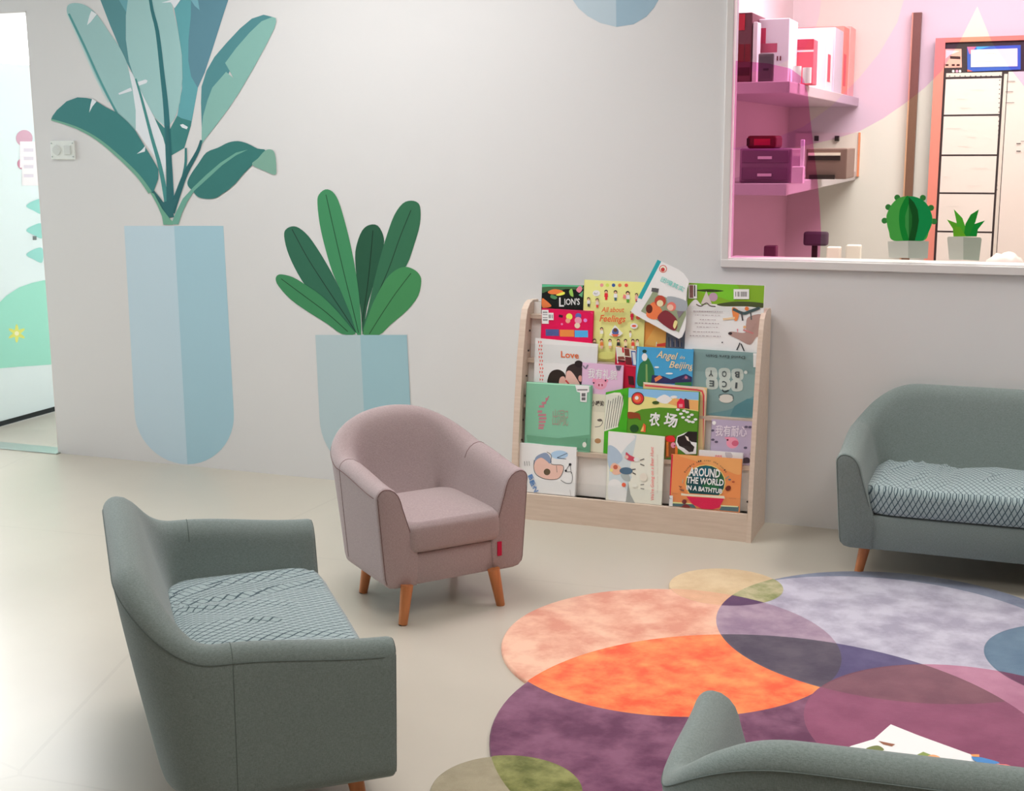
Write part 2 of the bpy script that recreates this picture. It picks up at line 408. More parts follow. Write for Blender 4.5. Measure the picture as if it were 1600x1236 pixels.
a.line([(740, -330), (765, 0), (800, 160), (826, 380), (845, 560), (858, 800), (872, 1060)], (12, 34), DT); a.build('leaf', big)
a = wart(C1); a.layer = 5
a.poly([(340, 60), (345, 27), (380, 15), (430, 25), (480, 60), (520, 110), (560, 170), (605, 235), (642, 310), (655, 362), (672, 420), (690, 520), (697, 600), (690, 660), (640, 625), (600, 580), (565, 530), (480, 380), (415, 235), (355, 100)], (152, 192, 192), True, 3)
a.line([(350, 70), (430, 235), (500, 390), (560, 510), (595, 575)], 11, (80, 150, 150)); a.line([(342, 72), (418, 238), (485, 392), (552, 520)], 6, (190, 214, 212))
a.poly([(602, 474), (665, 445), (672, 462), (606, 482)], (222, 228, 234)); a.poly([(443, 128), (455, 80), (465, 55), (493, 72), (462, 112)], (224, 230, 236)); a.build('leaf', big)
a = wart(C1); a.layer = 10
a.poly([(1392, 88), (1340, 75), (1280, 95), (1220, 145), (1150, 220), (1090, 290), (1050, 360), (1025, 440), (1022, 520), (1026, 650), (1060, 560), (1100, 440), (1160, 380), (1190, 300), (1270, 190), (1350, 110)], (80, 138, 144))
a.poly([(1385, 86), (1402, 92), (1404, 110), (1395, 145), (1350, 235), (1290, 345), (1220, 465), (1160, 555), (1100, 635), (1040, 712), (1025, 735), (1026, 650), (1033, 590), (1055, 510), (1080, 445), (1150, 365), (1188, 398), (1145, 320), (1200, 245), (1270, 165), (1330, 108)], (132, 180, 172)); a.build('leaf', big)
a = wart(C1); a.layer = 12
for pts, w, c in (([(690, 400), (720, 500), (770, 690), (815, 850), (845, 1010), (852, 1070)], (8, 28), (68, 140, 138)), ([(945, 752), (942, 850), (910, 980), (885, 1060)], (10, 22), (56, 124, 124)),
                  ([(1024, 712), (1005, 770), (945, 880), (905, 985), (872, 1080)], (12, 36), (38, 98, 102)), ([(775, 972), (812, 1020), (850, 1080)], (18, 26), (40, 98, 100)), ([(852, 640), (856, 800), (864, 1060), (866, 1105)], (10, 44), (44, 104, 108))):
    a.line(pts, w, c)
a.poly([(820, 1030), (900, 1010), (880, 1075), (862, 1112), (840, 1080)], (44, 104, 108)); a.build('stems', big)
a = wart(C1); a.layer = 18
a.poly([(262, 604), (268, 590), (290, 560), (340, 515), (395, 495), (440, 498), (475, 505), (540, 545), (600, 575), (650, 620), (690, 665), (735, 740), (775, 805), (806, 860), (805, 910), (782, 972), (765, 980), (700, 882), (600, 783), (500, 705), (400, 650), (300, 618)], (56, 126, 126))
a.poly([(455, 572), (462, 530), (470, 500), (492, 516), (472, 540)], (222, 228, 234)); a.poly([(697, 782), (722, 762), (742, 738), (738, 770)], (222, 228, 234))
a.line([(262, 608), (330, 628), (410, 658), (500, 710), (600, 792), (700, 890), (765, 978)], (8, 20), (112, 168, 146)); a.build('leaf', big)
a = wart(C1); a.layer = 18
a.poly([(955, 920), (975, 880), (1010, 830), (1050, 775), (1110, 750), (1160, 725), (1210, 717), (1260, 730), (1310, 755), (1350, 765), (1300, 822), (1240, 882), (1200, 930), (1160, 965), (1130, 985), (1100, 1005), (1060, 1011), (1010, 1002), (980, 970), (957, 945)], (54, 118, 114), True, 3)
a.poly([(1350, 764), (1385, 762), (1400, 790), (1405, 850), (1400, 888), (1350, 870), (1282, 837), (1312, 805)], (124, 168, 152), True, 3)
a.poly([(1262, 760), (1200, 776), (1120, 828), (1050, 888), (985, 950), (930, 1010), (895, 1080), (870, 1140), (908, 1140), (925, 1085), (955, 1022), (990, 968), (1060, 905), (1130, 840), (1200, 790)], (108, 166, 150))
a.poly([(762, 972), (800, 1040), (825, 1100), (832, 1142), (880, 1142), (880, 1128), (862, 1108), (825, 1060), (785, 985)], (108, 166, 142)); a.build('leaf', big)
def capsule_pot(a, l, r, m, ytop, ybend, ybot, cl, cr, lean):
    """half-round bottomed pot: left/right edge x at the top, x drift per y, colours"""
    L_, R_ = [(l, ytop)], [(r, ytop)]
    w = (r-l)/2
    for i in range(13):
        t = i/12*pi/2; y = ybend+(ybot-ybend)*sin(t); mx = m+lean*(y-ytop)
        L_.append((mx-(m-l)*cos(t), y)); R_.append((mx+(r-m)*cos(t)-lean*0, y))
    a.poly([(m, ytop)]+L_, cl); a.layer -= 1
    a.poly([(m, ytop)]+R_, cr)
a = wart((0, 0, 1)); capsule_pot(a, 194, 349, 272, 353, 645, 725.5, (190, 212, 224), (164, 200, 214), .056); a.build('pot', big)
small = tag(empty('plant_decal'), 'smaller decal of broad green leaves in a pale blue pot, behind the pink armchair', 'wall decal')
C7 = (380, 280, 2.6875)
leafs = [((48, 105, 82), [(172, 240), (178, 212), (205, 198), (235, 205), (275, 240), (320, 305), (370, 390), (420, 490), (455, 570), (478, 648), (430, 600), (365, 530), (300, 470), (260, 445), (215, 370), (185, 300)], [(205, 210), (270, 330), (350, 455), (420, 560), (472, 640)]),
         ((38, 88, 65), [(470, 330), (478, 270), (500, 215), (530, 192), (565, 195), (588, 235), (590, 280), (570, 350), (545, 450), (520, 540), (502, 650), (495, 560), (480, 450)], [(545, 215), (535, 330), (522, 450), (500, 600)]),
         ((52, 110, 80), [(745, 130), (735, 100), (705, 90), (670, 102), (635, 150), (605, 230), (575, 330), (545, 450), (520, 560), (500, 650), (545, 620), (600, 480), (640, 400), (685, 365), (720, 270), (742, 190)], [(705, 130), (660, 240), (610, 380), (545, 530), (505, 640)]),
         ((68, 140, 88), [(748, 430), (740, 400), (715, 378), (680, 368), (640, 382), (600, 420), (560, 490), (530, 560), (505, 652), (570, 655), (620, 610), (690, 550), (735, 490)], [(705, 395), (640, 480), (580, 570), (530, 650)]),
         ((65, 140, 95), [(312, 100), (318, 65), (345, 43), (375, 52), (400, 90), (425, 170), (450, 270), (475, 400), (490, 520), (496, 650), (478, 650), (455, 580), (415, 480), (375, 390), (345, 290), (322, 190)], [(348, 65), (385, 230), (425, 400), (460, 540), (485, 645)]),
         ((62, 135, 90), [(137, 420), (145, 403), (165, 400), (210, 412), (265, 445), (330, 490), (400, 560), (450, 620), (472, 650), (415, 650), (350, 605), (270, 555), (200, 505), (150, 450)], [(160, 418), (250, 485), (350, 560), (440, 640)])]
for i, (c, pts, rib) in enumerate(leafs):
    a = wart(C7); a.layer = 1+i*2; a.poly(pts, c, True, 3); a.line(rib, 3.2, tuple(int(v*.55) for v in c)); a.build('leaf', small)
a = wart((0, 0, 1)); a.layer = 14; capsule_pot(a, 493, 636, 563, 523.3, 655, 738, (180, 200, 206), (156, 192, 202), .05); a.build('pot', small)
hang = wart((0, 0, 1))
hang.poly([(962, -40), (893, -40), (895, 0), (904, 13), (918, 25), (938, 36), (963, 42)], (178, 196, 206)); hang.layer = 1
hang.poly([(962, -40), (963, 42), (990, 38), (1010, 26), (1022, 12), (1029, 0), (1032, -40)], (150, 178, 194))
tag(hang.build('hanging_pot_decal'), 'rounded bottom of a pale blue pot decal high on the wall above the bookshelf', 'wall decal')
# twin wall switch
P = [at_y(*p) for p in ((80, 220), (119, 249))]
x0, x1, z1, z0 = P[0].x, P[1].x, P[0].z, P[1].z; xm = (x0+x1)/2
M_sw = paint((205, 210, 206), .7, .35, 'switch_plastic'); M_sw2 = paint((188, 193, 190), .7, .35, 'switch_grey')
sw = tag(empty('wall_socket', (xm, 0, (z0+z1)/2)), 'small white double socket plate on the wall beside the doorway', 'socket')
def rel(bm, o):
    bmesh.ops.translate(bm, verts=bm.verts, vec=-Vector(o.location)); return bm
obj('plate', rel(nbox(x0, x1, -.009, .0, z0, z1, bev=.003), sw), M_sw, sw)
bm = bmesh.new(); bmesh.ops.create_cone(bm, cap_ends=True, segments=28, radius1=.024, radius2=.022, depth=.005, matrix=Matrix.Translation((x0+.038, -.0115, (z0+z1)/2)) @ Matrix.Rotation(pi/2, 4, 'X'))
obj('round_insert', rel(bm, sw), M_sw2, sw)
obj('square_insert', rel(nbox(xm+.012, xm+.05, -.014, -.009, (z0+z1)/2-.021, (z0+z1)/2+.021, bev=.002), sw), M_sw2, sw)
for xx in (x0+.008, x1-.008):
    for zz in (z0+.012, z1-.012):
        bm = bmesh.new(); bmesh.ops.create_cone(bm, cap_ends=True, segments=10, radius1=.003, radius2=.003, depth=.003, matrix=Matrix.Translation((xx, -.0105, zz)) @ Matrix.Rotation(pi/2, 4, 'X'))
        obj('screw', rel(bm, sw), M_metal, sw)

# ------------------------------------------------------------------ doorway: glass door leaf standing open, with its decals
XG = -5.13
door = struct(empty('door_1', (XG, .1, 0)))
M_frost = paint((222, 236, 240), .9, .15, 'frosted_cyan_glass', .5)
obj('glass_leaf', nbox(-.008, 0, 0, 1.75, .03, 1.935), M_frost, door)
obj('bottom_seal', nbox(-.014, .006, 0, 1.75, .004, .03), paint((30, 38, 40), 1, .5, 'rubber'), door)
def dart():
    a = Art((XG+.0012, 0, 0), (1, 0, 0), (0, 0, 1), e=.95, rough=.3); return a
def dbuild(a, name):
    for v in a.bm.verts: v.co -= Vector(door.location)
    return a.build(name, door)
a = dart(); a.poly([(-30, 500), (-10, 482), (10, 462), (30, 449), (50, 442), (68, 438), (80, 437), (95, 568), (75, 570), (30, 573), (-30, 578)], (158, 226, 206)); dbuild(a, 'green_hill_film')
a = dart(); a.layer = 4
for k in range(3): a.dot(26, 521, 14.5, (226, 232, 120), 3.2, rot=60*k+90)
a.dot(26, 521, 3.5, (248, 250, 200)); dbuild(a, 'yellow_flower_film')
a = dart()
a.dot(38, 216, 13, (214, 170, 190)); a.dot(36, 256, 9, (205, 140, 165))
a.rect(31, 221, 60, 262, (246, 238, 244)); a.rect(34, 262, 60, 290, (244, 240, 246))
for y in (232, 245, 258, 272): a.rect(37, y, 52, y+5, (222, 214, 226))
dbuild(a, 'notice')
a = dart()
for y in (322, 360, 398): a.poly([(41, y), (52, y-8), (66, y-10), (66, y+12), (52, y+7)], (150, 216, 208), True)
a.rect(51, 369, 57, 375, (110, 120, 120)); dbuild(a, 'leaf_film')

# ------------------------------------------------------------------ office contents seen through the tinted pane
SX = -.958
def shelf_unit(z0, z1, y0, label, m):
    o = nbox(-1.36, SX, y0, 2.995, z0, z1, bev=.004); t = obj('wall_shelf', o, m); return tag(t, label, 'shelf', None)
M_shelf = paint((205, 195, 200), 1.0, .4, 'shelf_white')
Z1 = at_y(1258, 126, .6).z; Z1b = at_y(1258, 145, .6).z
Z2 = at_y(1255, 287, .6).z; Z2b = at_y(1255, 306, .6).z
shelf_unit(Z1b, Z1, .6, 'upper floating wall shelf of the office, seen through pink film', M_shelf)
shelf_unit(Z2b, Z2, .6, 'lower floating wall shelf of the office, seen through pink film', M_shelf)
def stand(px0, px1, py_top, Y, depth, zb, inset=None):
    a = at_y(px0, py_top, Y); b = at_y(px1, py_top, Y); return max(a.x, -1.355), b.x, Y, Y+depth, zb, a.z
def item(name, label, cat, rgb, px0, px1, pyt, Y, d, zb, e=.95, bev=.004, rough=.5):
    x0, x1, y0, y1, z0, z1 = stand(px0, px1, pyt, Y, d, zb)
    o = empty(name, ((x0+x1)/2, (y0+y1)/2, z0)); tag(o, label, cat)
    obj('body', rel(nbox(x0, x1, y0, y1, z0, z1, bev=bev), o), paint(rgb, e, rough, 'office_item'), o)
    return o, (x0, x1, y0, y1, z0, z1)
def front_art(o, dims, shapes, name='label_panel', e=.9):
    x0, x1, y0, y1, z0, z1 = dims
    for i, (u0, u1, v0, v1, rgb) in enumerate(shapes):
        obj(name, rel(nbox(x0+(x1-x0)*u0, x0+(x1-x0)*u1, y0-.0015-.0006*i, y0-.0002, z0+(z1-z0)*v0, z0+(z1-z0)*v1), o), paint(rgb, e, .5, 'office_print'), o)
o, d = item('file_box', 'dark file box with red panels at the left end of the upper shelf', 'file box', (110, 60, 70), 1153, 1176, 20, .66, .3, Z1)
front_art(o, d, [(.1, .9, .1, .22, (70, 20, 30)), (.1, .5, .3, .55, (120, 10, 30)), (.55, .92, .3, .55, (120, 10, 30)), (.1, .5, .75, .98, (190, 40, 60))], 'front_panel')
o, d = item('binder', 'white upright binder beside the dark file box', 'binder', (240, 225, 230), 1177, 1184, 34, .66, .08, Z1)
o, d = item('dark_frame', 'dark picture frame leaning on the upper office shelf', 'picture frame', (105, 92, 98), 1185, 1209, 84, .64, .02, Z1)
front_art(o, d, [(.15, .85, .12, .9, (92, 80, 88)), (.35, .7, .4, .48, (50, 40, 50))], 'picture')
o, d = item('carton', 'tall white carton with pink tape on the upper office shelf', 'carton', (250, 240, 245), 1186, 1234, 30, .78, .22, Z1)
front_art(o, d, [(.0, .24, .52, .86, (215, 70, 105)), (0, .62, .48, .62, (200, 95, 120)), (.62, .66, .35, .42, (120, 40, 60)), (.72, .76, .35, .42, (120, 40, 60))], 'pink_tape')
o, d = item('storage_box', 'pink storage box on the upper office shelf, white rolls before it', 'box', (236, 100, 120), 1234, 1272, 62, 1.0, .12, Z1)
front_art(o, d, [(0, 1, .72, .76, (250, 230, 232)), (0, 1, .8, 1, (200, 70, 90))], 'box_band')
for i, (px, pyt, w) in enumerate(((1236, 103, 14), (1252, 105, 14))):
    x0_, x1_, y0_, y1_, z0_, z1_ = stand(px, px+w, pyt, .8, .06, Z1)
    bm = bmesh.new(); r_ = (x1_-x0_)/2; tube(bm, [(x0_+r_, .84, z0_), (x0_+r_, .84, z1_)], r_, 18)
    tag(obj('paper_roll', bm, paint((252, 244, 244), .95, .6, 'paper'), None, 40), ('left' if i == 0 else 'right')+' white roll standing in front of the pink storage box', 'paper roll', 'white rolls on the upper shelf')
def y_at_x(px, X):   # depth at which the sight line of pixel column px meets x = X
    p = on_plane(px, 200, Vector((X, 0, 0)), Vector((1, 0, 0))); return p.y
FX = SX-.03
for i, (pa, pb, pyt, c, lab) in enumerate(((1275, 1287, 62, (235, 215, 222), 'pale pink folder standing on the upper shelf beside the pink box'), (1288, 1298, 50, (232, 225, 230), 'white folder with red spine second in the upper row'),
                                           (1300, 1313, 50, (205, 200, 215), 'grey blue folder standing between white and orange folders'), (1313, 1322, 46, (250, 140, 130), 'coral orange folder near the right end of the upper shelf'),
                                           (1323, 1337, 46, (252, 185, 180), 'salmon folder at the right end of the upper shelf'))):
    ya, yb = y_at_x(pa, FX), y_at_x(pb, FX); yb = min(yb, 2.99)
    zt = at_y(pb, pyt, yb).z
    o = tag(empty('folder', (FX-.13, ya, Z1)), lab, 'folder', 'folders on the upper office shelf')
    obj('cover', nbox(-.13, .13, 0, max(.03, yb-ya-.02), 0, zt-Z1, bev=.004), paint(c, .95, .5, 'folder'), o)
    if i in (1, 3): obj('spine_label', nbox(.1305, .132, .03, .12, .05, (zt-Z1)*.6), paint((225, 80, 100), .95, .5, 'folder_label'), o)
# lower shelf things
o, d = item('red_telephone', 'dark red desk telephone on top of the clear drawer unit', 'telephone', (120, 20, 40), 1167, 1213, 212, .72, .16, at_y(1200, 232, .72).z, bev=.012)
front_art(o, d, [(.25, .8, .25, .75, (200, 20, 70)), (0, .1, .2, .8, (60, 10, 25))], 'keypad')
zt = at_y(1200, 232, .7).z
o = tag(empty('drawer_unit', (-1.2, .8, Z2)), 'translucent plastic drawer unit on the lower office shelf under the telephone', 'drawer unit')
xa, xb = at_y(1154, 260, .66).x, at_y(1236, 260, .66).x
M_pl = paint((150, 110, 140), .8, .2, 'smoky_plastic'); M_pl2 = paint((110, 70, 100), .8, .2, 'smoky_drawer')
obj('body', rel(nbox(xa, xb, .68, .98, Z2, zt, bev=.006), o), M_pl, o)
hz = (zt-Z2)/2
for k in range(2):
    dr = obj('drawer', rel(nbox(xa+.012, xb-.012, .665, .68, Z2+hz*k+.012, Z2+hz*(k+1)-.008, bev=.003), o), M_pl2, o)
    obj('handle', rel(nbox((xa+xb)/2-.03, (xa+xb)/2+.03, .655, .665, Z2+hz*(k+.5)-.008, Z2+hz*(k+.5)+.004), o), paint((215, 190, 205), .8, .3, 'handle'), dr)
o, d = item('plastic_cup', 'white square cup on the edge of the lower office shelf', 'cup', (240, 215, 232), 1237, 1255, 260, .61, .05, Z2)
o, d = item('post', 'slim white upright post beside the white cup on the lower shelf', 'post', (248, 235, 245), 1251, 1257, 218, .66, .02, Z2)
ya = 1.3
o = tag(empty('letter_tray', (-1.0, ya, Z2)), 'dark brown letter tray holding papers on the lower office shelf', 'letter tray')
A0, A1 = at_y(1260, 232, ya), at_y(1322, 278, ya)
M_br = paint((120, 95, 88), .8, .4, 'brown_tray'); M_dk = paint((45, 35, 34), .8, .4, 'tray_slot')
obj('body', rel(nbox(A0.x, A1.x, ya, ya+.3, Z2, A0.z, bev=.005), o), M_br, o)
obj('paper_slot', rel(nbox(A0.x+.01, A1.x-.03, ya-.004, ya, A0.z-.055, A0.z-.035), o), M_dk, o)
obj('paper', rel(nbox(A0.x+.01, A1.x-.03, ya-.008, ya+.02, A0.z-.033, A0.z-.02), o), paint((240, 225, 210), .9, .6, 'paper'), o)
obj('base_papers', rel(nbox(A0.x+.02, A1.x-.05, ya-.02, ya, Z2, Z2+.02), o), M_dk, o)
B0, B1 = at_y(1243, 208, 2.985), at_y(1342, 276, 2.985)
o = tag(empty('pin_board', ((B0.x+B1.x)/2, 2.995, B1.z)), 'white board with an orange edge fixed to the office wall behind the letter tray', 'board')
obj('panel', rel(nbox(B0.x, B1.x, 2.985, 2.999, B1.z, B0.z), o), paint((240, 225, 218), .95, .4, 'board'), o)
obj('orange_edge', rel(nbox(B1.x-.012, B1.x, 2.975, 2.985, B1.z, B0.z), o), paint((240, 150, 110), .95, .4, 'board_edge'), o)
for px in (1276, 1308):
    p = at_y(px, 215, 2.975); obj('clip', rel(nbox(p.x-.012, p.x+.012, 2.96, 2.985, p.z-.02, p.z+.01), o), M_dk, o)
# low cabinet below with small things, chair back
p = at_y(1274, 362, 2.2); q = at_y(1284, 378, 2.2)
o = tag(empty('office_chair', (p.x, 2.2, 0)), 'dark office chair back showing low behind the magenta film', 'chair')
obj('backrest', nbox(-.06, .07, -.03, .03, q.z-.02, p.z, bev=.012), paint((95, 70, 90), .9, .7, 'chair_back'), o)
obj('post', nbox(-.015, .015, -.01, .01, .4, q.z), M_dk, o); obj('seat', nbox(-.2, .2, -.42, -.02, .4, .46, bev=.015), paint((95, 70, 90), .9, .7, 'chair_back'), o)
bm = bmesh.new()
for k in range(5): tube(bm, [(0, 0, .06), (.22*cos(k*1.257), .22*sin(k*1.257), .02)], .015)
tube(bm, [(0, 0, .05), (0, 0, .42)], .02); obj('base', bm, M_dk, o)
p = at_y(1222, 398, 1.0)
o = tag(empty('office_desk', (0, .75, 0)), 'white office desk just below the sill line behind the window', 'desk')
DZ = .90
obj('desk_top', nbox(-1.0, 1.75, -.4, .35, DZ-.04, DZ), paint((235, 222, 212), 1, .4, 'desk'), o)
for sx in (-.95, 1.7):
    for sy in (-.35, .3): obj('leg', nbox(sx-.02, sx+.02, sy-.02, sy+.02, 0, DZ-.04), paint((225, 215, 210), 1, .4, 'desk_leg'), o)
for (px, wpx, pyt, nm, lab, c) in ((1192, 22, 384, 'tape_dispenser', 'dark tape dispenser on the desk low behind magenta film', (110, 60, 85)), (1290, 24, 386, 'small_tray', 'low white tray on the desk by the window corner', (240, 225, 215)), (1320, 26, 383, 'glass_dish', 'pale dish on the desk left of the cactus sticker', (225, 222, 210))):
    a_ = at_y(px, pyt, .95); b_ = at_y(px+wpx, pyt, .95)
    o = tag(empty(nm, (a_.x, .95, DZ)), lab, 'desk item'); w_ = b_.x-a_.x; h_ = max(.02, a_.z-DZ)
    bm = nbox(.004, w_-.004, 0, .06, 0, h_, bev=.006)
    obj('body', bm, paint(c, .9, .4, 'desk_item'), o); obj('base', nbox(-.005, w_+.005, -.005, .065, 0, .006), paint(c, .9, .4, 'desk_item'), o)
# clear plastic bag
a_ = at_y(1548, 362, 1.3); b_ = at_y(1600, 400, 1.3)
bm = bmesh.new(); bmesh.ops.create_icosphere(bm, subdivisions=3, radius=1)
for v in bm.verts:
    k = 1+.12*sin(v.co.x*9+v.co.y*5)*cos(v.co.z*7); v.co = Vector((v.co.x*.085*k, v.co.y*.06*k, max(v.co.z, -.7)*.075*k+.0525))
bg = tag(obj('plastic_bag', bm, paint((236, 222, 214), .95, .3, 'translucent_bag'), None, 180), 'crumpled pale plastic bag on the office desk at the right edge', 'bag'); bg.location = (at_y(1574, 380, .9).x, .9, DZ)
# tall dark strip: edge of an open cupboard door on the far wall
p0, p1 = at_y(1432, 20, 2.96), at_y(1420, 300, 2.96)
o = tag(empty('cupboard_edge', (p1.x, 2.97, 0)), 'tall narrow dark brown door edge on the office back wall', 'door edge')
obj('edge_strip', nbox(-.022, .022, -.03, .02, 0, p0.z), paint((120, 88, 72), .9, .4, 'dark_brown'), o)
obj('metal_lip', nbox(-.03, -.022, -.035, .02, 0, p0.z), paint((205, 160, 130), .9, .3, 'lip'), o)
# schedule board: red frame, dark heading, grid of sheets
BY = 2.93
def bpt(px, py, d=0): return at_y(px, py, BY-d)
c0 = bpt(1463, 60); cz = c0.z; cx = c0.x-.002
o = tag(empty('schedule_board', (cx, BY, .7)), 'large red framed schedule board on the office back wall', 'notice board')
def bb(x0, x1, z0, z1, y0, y1, rgb, nm, m=None): return obj(nm, rel(nbox(x0, x1, BY-y1, BY-y0, z0, z1), o), m or paint(rgb, .95, .45, nm), o)
zt = bpt(1500, 66).z; zh = bpt(1500, 114).z; xl = bpt(1464.5, 300).x
bb(cx, 1.6, .7, cz, -.05, .0, (60, 48, 52), 'backing')
bb(cx, xl, .7, cz, .0, .02, (234, 142, 128), 'red_frame')
bb(xl, 1.6, zt, cz, .0, .02, (234, 142, 118), 'red_frame')
A = Art((0, BY, 0), WALL_N, (1340, 0, 5.885), e=.9, rough=.4); A.STEP = .0008
A.poly([(800, 450), (955, 450), (958, 620), (800, 625)], (245, 175, 160)); A.poly([(850, 515), (945, 520), (945, 545), (850, 540)], (60, 35, 35)); A.poly([(810, 460), (940, 470), (850, 505), (810, 540)], (240, 230, 220))
for x in (822, 880, 925): A.poly([(x-14, 590), (x+14, 590), (x+14, 606), (x-14, 606)], (60, 30, 30))
for x, c in ((880, (240, 235, 230)), (914, (240, 160, 190)), (942, (240, 235, 230))): A.dot(x, 655, 12, c)
A.poly([(1008, 432), (1500, 415), (1500, 640), (1010, 660)], (60, 95, 190)); A.poly([(1008, 432), (1090, 430), (1030, 500)], (235, 110, 150)); A.poly([(1090, 430), (1220, 428), (1100, 460)], (70, 160, 220)); A.poly([(1010, 640), (1060, 655), (1010, 660)], (240, 110, 90))
A.poly([(1042, 460), (1470, 445), (1470, 610), (1042, 618)], (240, 234, 230))
A.line([(1080, 575), (1140, 560), (1200, 570), (1290, 560)], 5, (205, 190, 195)); A.line([(1170, 500), (1230, 490), (1280, 500)], 5, (205, 190, 195))
A.build('heading_cards', o).data.transform(Matrix.Translation(-Vector(o.location)))
for v in (): pass
x_a, x_b = bpt(1471, 250).x, bpt(1557, 250).x
M_sheet = paint((240, 226, 220), .95, .35, 'white_sheet')
zs = [bpt(1470, y).z for y in (123, 181, 243, 302, 362, 420)]
bb(x_a, x_b, bpt(1500, 120).z, bpt(1500, 114).z, .0, .004, (225, 215, 208), 'ruler_strip')
for i in range(5): bb(x_a, x_b, zs[i+1]+.006, zs[i]-.004, .0, .004+.001*(i % 2), None, 'sheet', M_sheet)
bb(x_b+.012, x_b+.03, .8, zt-.18, .0, .005, (228, 214, 205), 'ruler_strip')
bb(x_b+.034, 1.5, .8, zh+.0, .0, .003, None, 'sheet', paint((238, 222, 216), .95, .35, 'wide_sheet'))
A = Art((0, BY-.006, 0), WALL_N, (1340, 0, 5.885), e=.9)
for k in range(26): A.rect(1304+(-k*1.1), 690+k*42, 1312+(-k*1.1), 700+k*42, (50, 40, 42))
for k in range(9): A.rect(840+k*48, 696, 852+k*48, 703, (70, 60, 62))
for i, z_ in enumerate((150, 210, 272, 332)):
    rnd = random.Random(i)
    for q in range(3):
        xx = 790+rnd.uniform(0, 300); yy = (z_-10+q*14)*5.885; A.line([(xx-i*14, yy), (xx-i*14+rnd.uniform(60, 150), yy+4)], 3, (216, 202, 198), False)
for y, xs in ((748, (1370, 1450)), (843, (1360, 1430)), (944, (1360, 1440)), (1300, (1500, 1530)),): A.line([(xs[0], y), (xs[1], y)], 5, (110, 95, 98), False)
for y in (1320, 1390): A.line([(1460, y), (1500, y)], 8, (40, 32, 36), False)
A.build('writing', o).data.transform(Matrix.Translation(-Vector(o.location)))

# ------------------------------------------------------------------ rug of overlapping discs
DISCS = {'P': (-.922, -1.427, .5054), 'Q': (-.525, -1.949, .7108), 'R': (-.290, -1.051, .5575), 'S': (-.046, -1.714, .4232),
         'T': (.284, -1.135, .3193), 'U': (-.874, -.846, .1924), 'V': (-1.049, -2.441, .1791)}
def rug_mat():
    m = bpy.data.materials.new('tufted_rug'); t, N, Lk, b = nodes(m)
    o = coord(t); sp = N.new('ShaderNodeSeparateXYZ'); Lk.new(o, sp.inputs[0])
    msk = {}
    def circ(cx, cy, r):
        dx = math_node(t, 'SUBTRACT', sp.outputs[0], cx); dy = math_node(t, 'SUBTRACT', sp.outputs[1], cy)
        d2 = math_node(t, 'ADD', math_node(t, 'MULTIPLY', dx, dx), math_node(t, 'MULTIPLY', dy, dy))
        return math_node(t, 'LESS_THAN', d2, r*r)
    for k, (x, y, r) in DISCS.items(): msk[k] = circ(x, y, r)
    msk['r'] = circ(-.33, -1.175, .60)
    def AND(s):
        r = msk[s[0]]
        for c in s[1:]: r = math_node(t, 'MULTIPLY', r, msk[c])
        return r
    cl = noise(t, 8, 5, o, .62); cl2 = noise(t, 12, 5, o, .62)
    E_ = .84
    def two(c1, c2, n=cl, lo=.38, hi=.62): return ramp(t, n, [(lo, L3(*c1, E_)), (hi, L3(*c2, E_))])
    col = two((204, 140, 118), (226, 182, 156))                            # P
    steps = [('Q', two((92, 46, 76), (128, 82, 108))), ('R', two((104, 112, 134), (124, 132, 152))), ('Rr', two((150, 146, 164), (184, 182, 196))),
             ('PR', two((134, 112, 134), (162, 142, 158))), ('PQ', two((234, 84, 46), (250, 142, 82), cl2, .36, .66)),
             ('QR', two((78, 70, 108), (92, 84, 120))), ('PQR', two((70, 62, 78), (90, 82, 94))),
             ('S', two((160, 104, 130), (176, 122, 146))), ('SQ', two((126, 66, 94), (138, 76, 104))), ('SQR', two((108, 66, 80), (122, 78, 90))),
             ('SR', None), ('T', two((82, 106, 128), (96, 120, 140))), ('TS', two((90, 48, 76), (102, 58, 86))),
             ('U', two((192, 168, 130), (206, 186, 150))), ('UP', two((200, 158, 126), (214, 172, 140))), ('UR', two((126, 134, 84), (178, 172, 136), cl2)), ('UPR', two((84, 58, 90), (98, 70, 100))),
             ('V', two((140, 132, 108), (156, 148, 124))), ('VQ', two((86, 92, 38), (138, 140, 84), cl2))]
    for s, c in steps:
        if c is None: continue
        col = mixc(t, AND(s), col, c)
    Lk.new(col, b.inputs['Base Color']); b.inputs['Roughness'].default_value = .95; b.inputs['Specular IOR Level'].default_value = .1
    b.inputs['Sheen Weight'].default_value = .25
    bump(t, b, math_node(t, 'ADD', noise(t, 420, 2, o), math_node(t, 'MULTIPLY', cl2, 2)), .35, .004); return m
bm = bmesh.new()
for i, (k, (cx_, cy_, r_)) in enumerate(DISCS.items()):
    n = 96; h = .012+.00012*i
    prof = [(r_, 0), (r_, h*.6), (r_-.002, h*.9), (r_-.006, h)]
    rings = [[bm.verts.new((cx_+rr*cos(2*pi*j/n), cy_+rr*sin(2*pi*j/n), z)) for j in range(n)] for rr, z in prof]
    for a_, b_ in zip(rings, rings[1:]):
        for j in range(n): bm.faces.new((a_[j], a_[(j+1) % n], b_[(j+1) % n], b_[j]))
    bm.faces.new(rings[-1])
tag(obj('rug', bm, rug_mat(), None, 50), 'tufted rug of overlapping orange, purple, lavender and plum circles on the floor', 'rug')

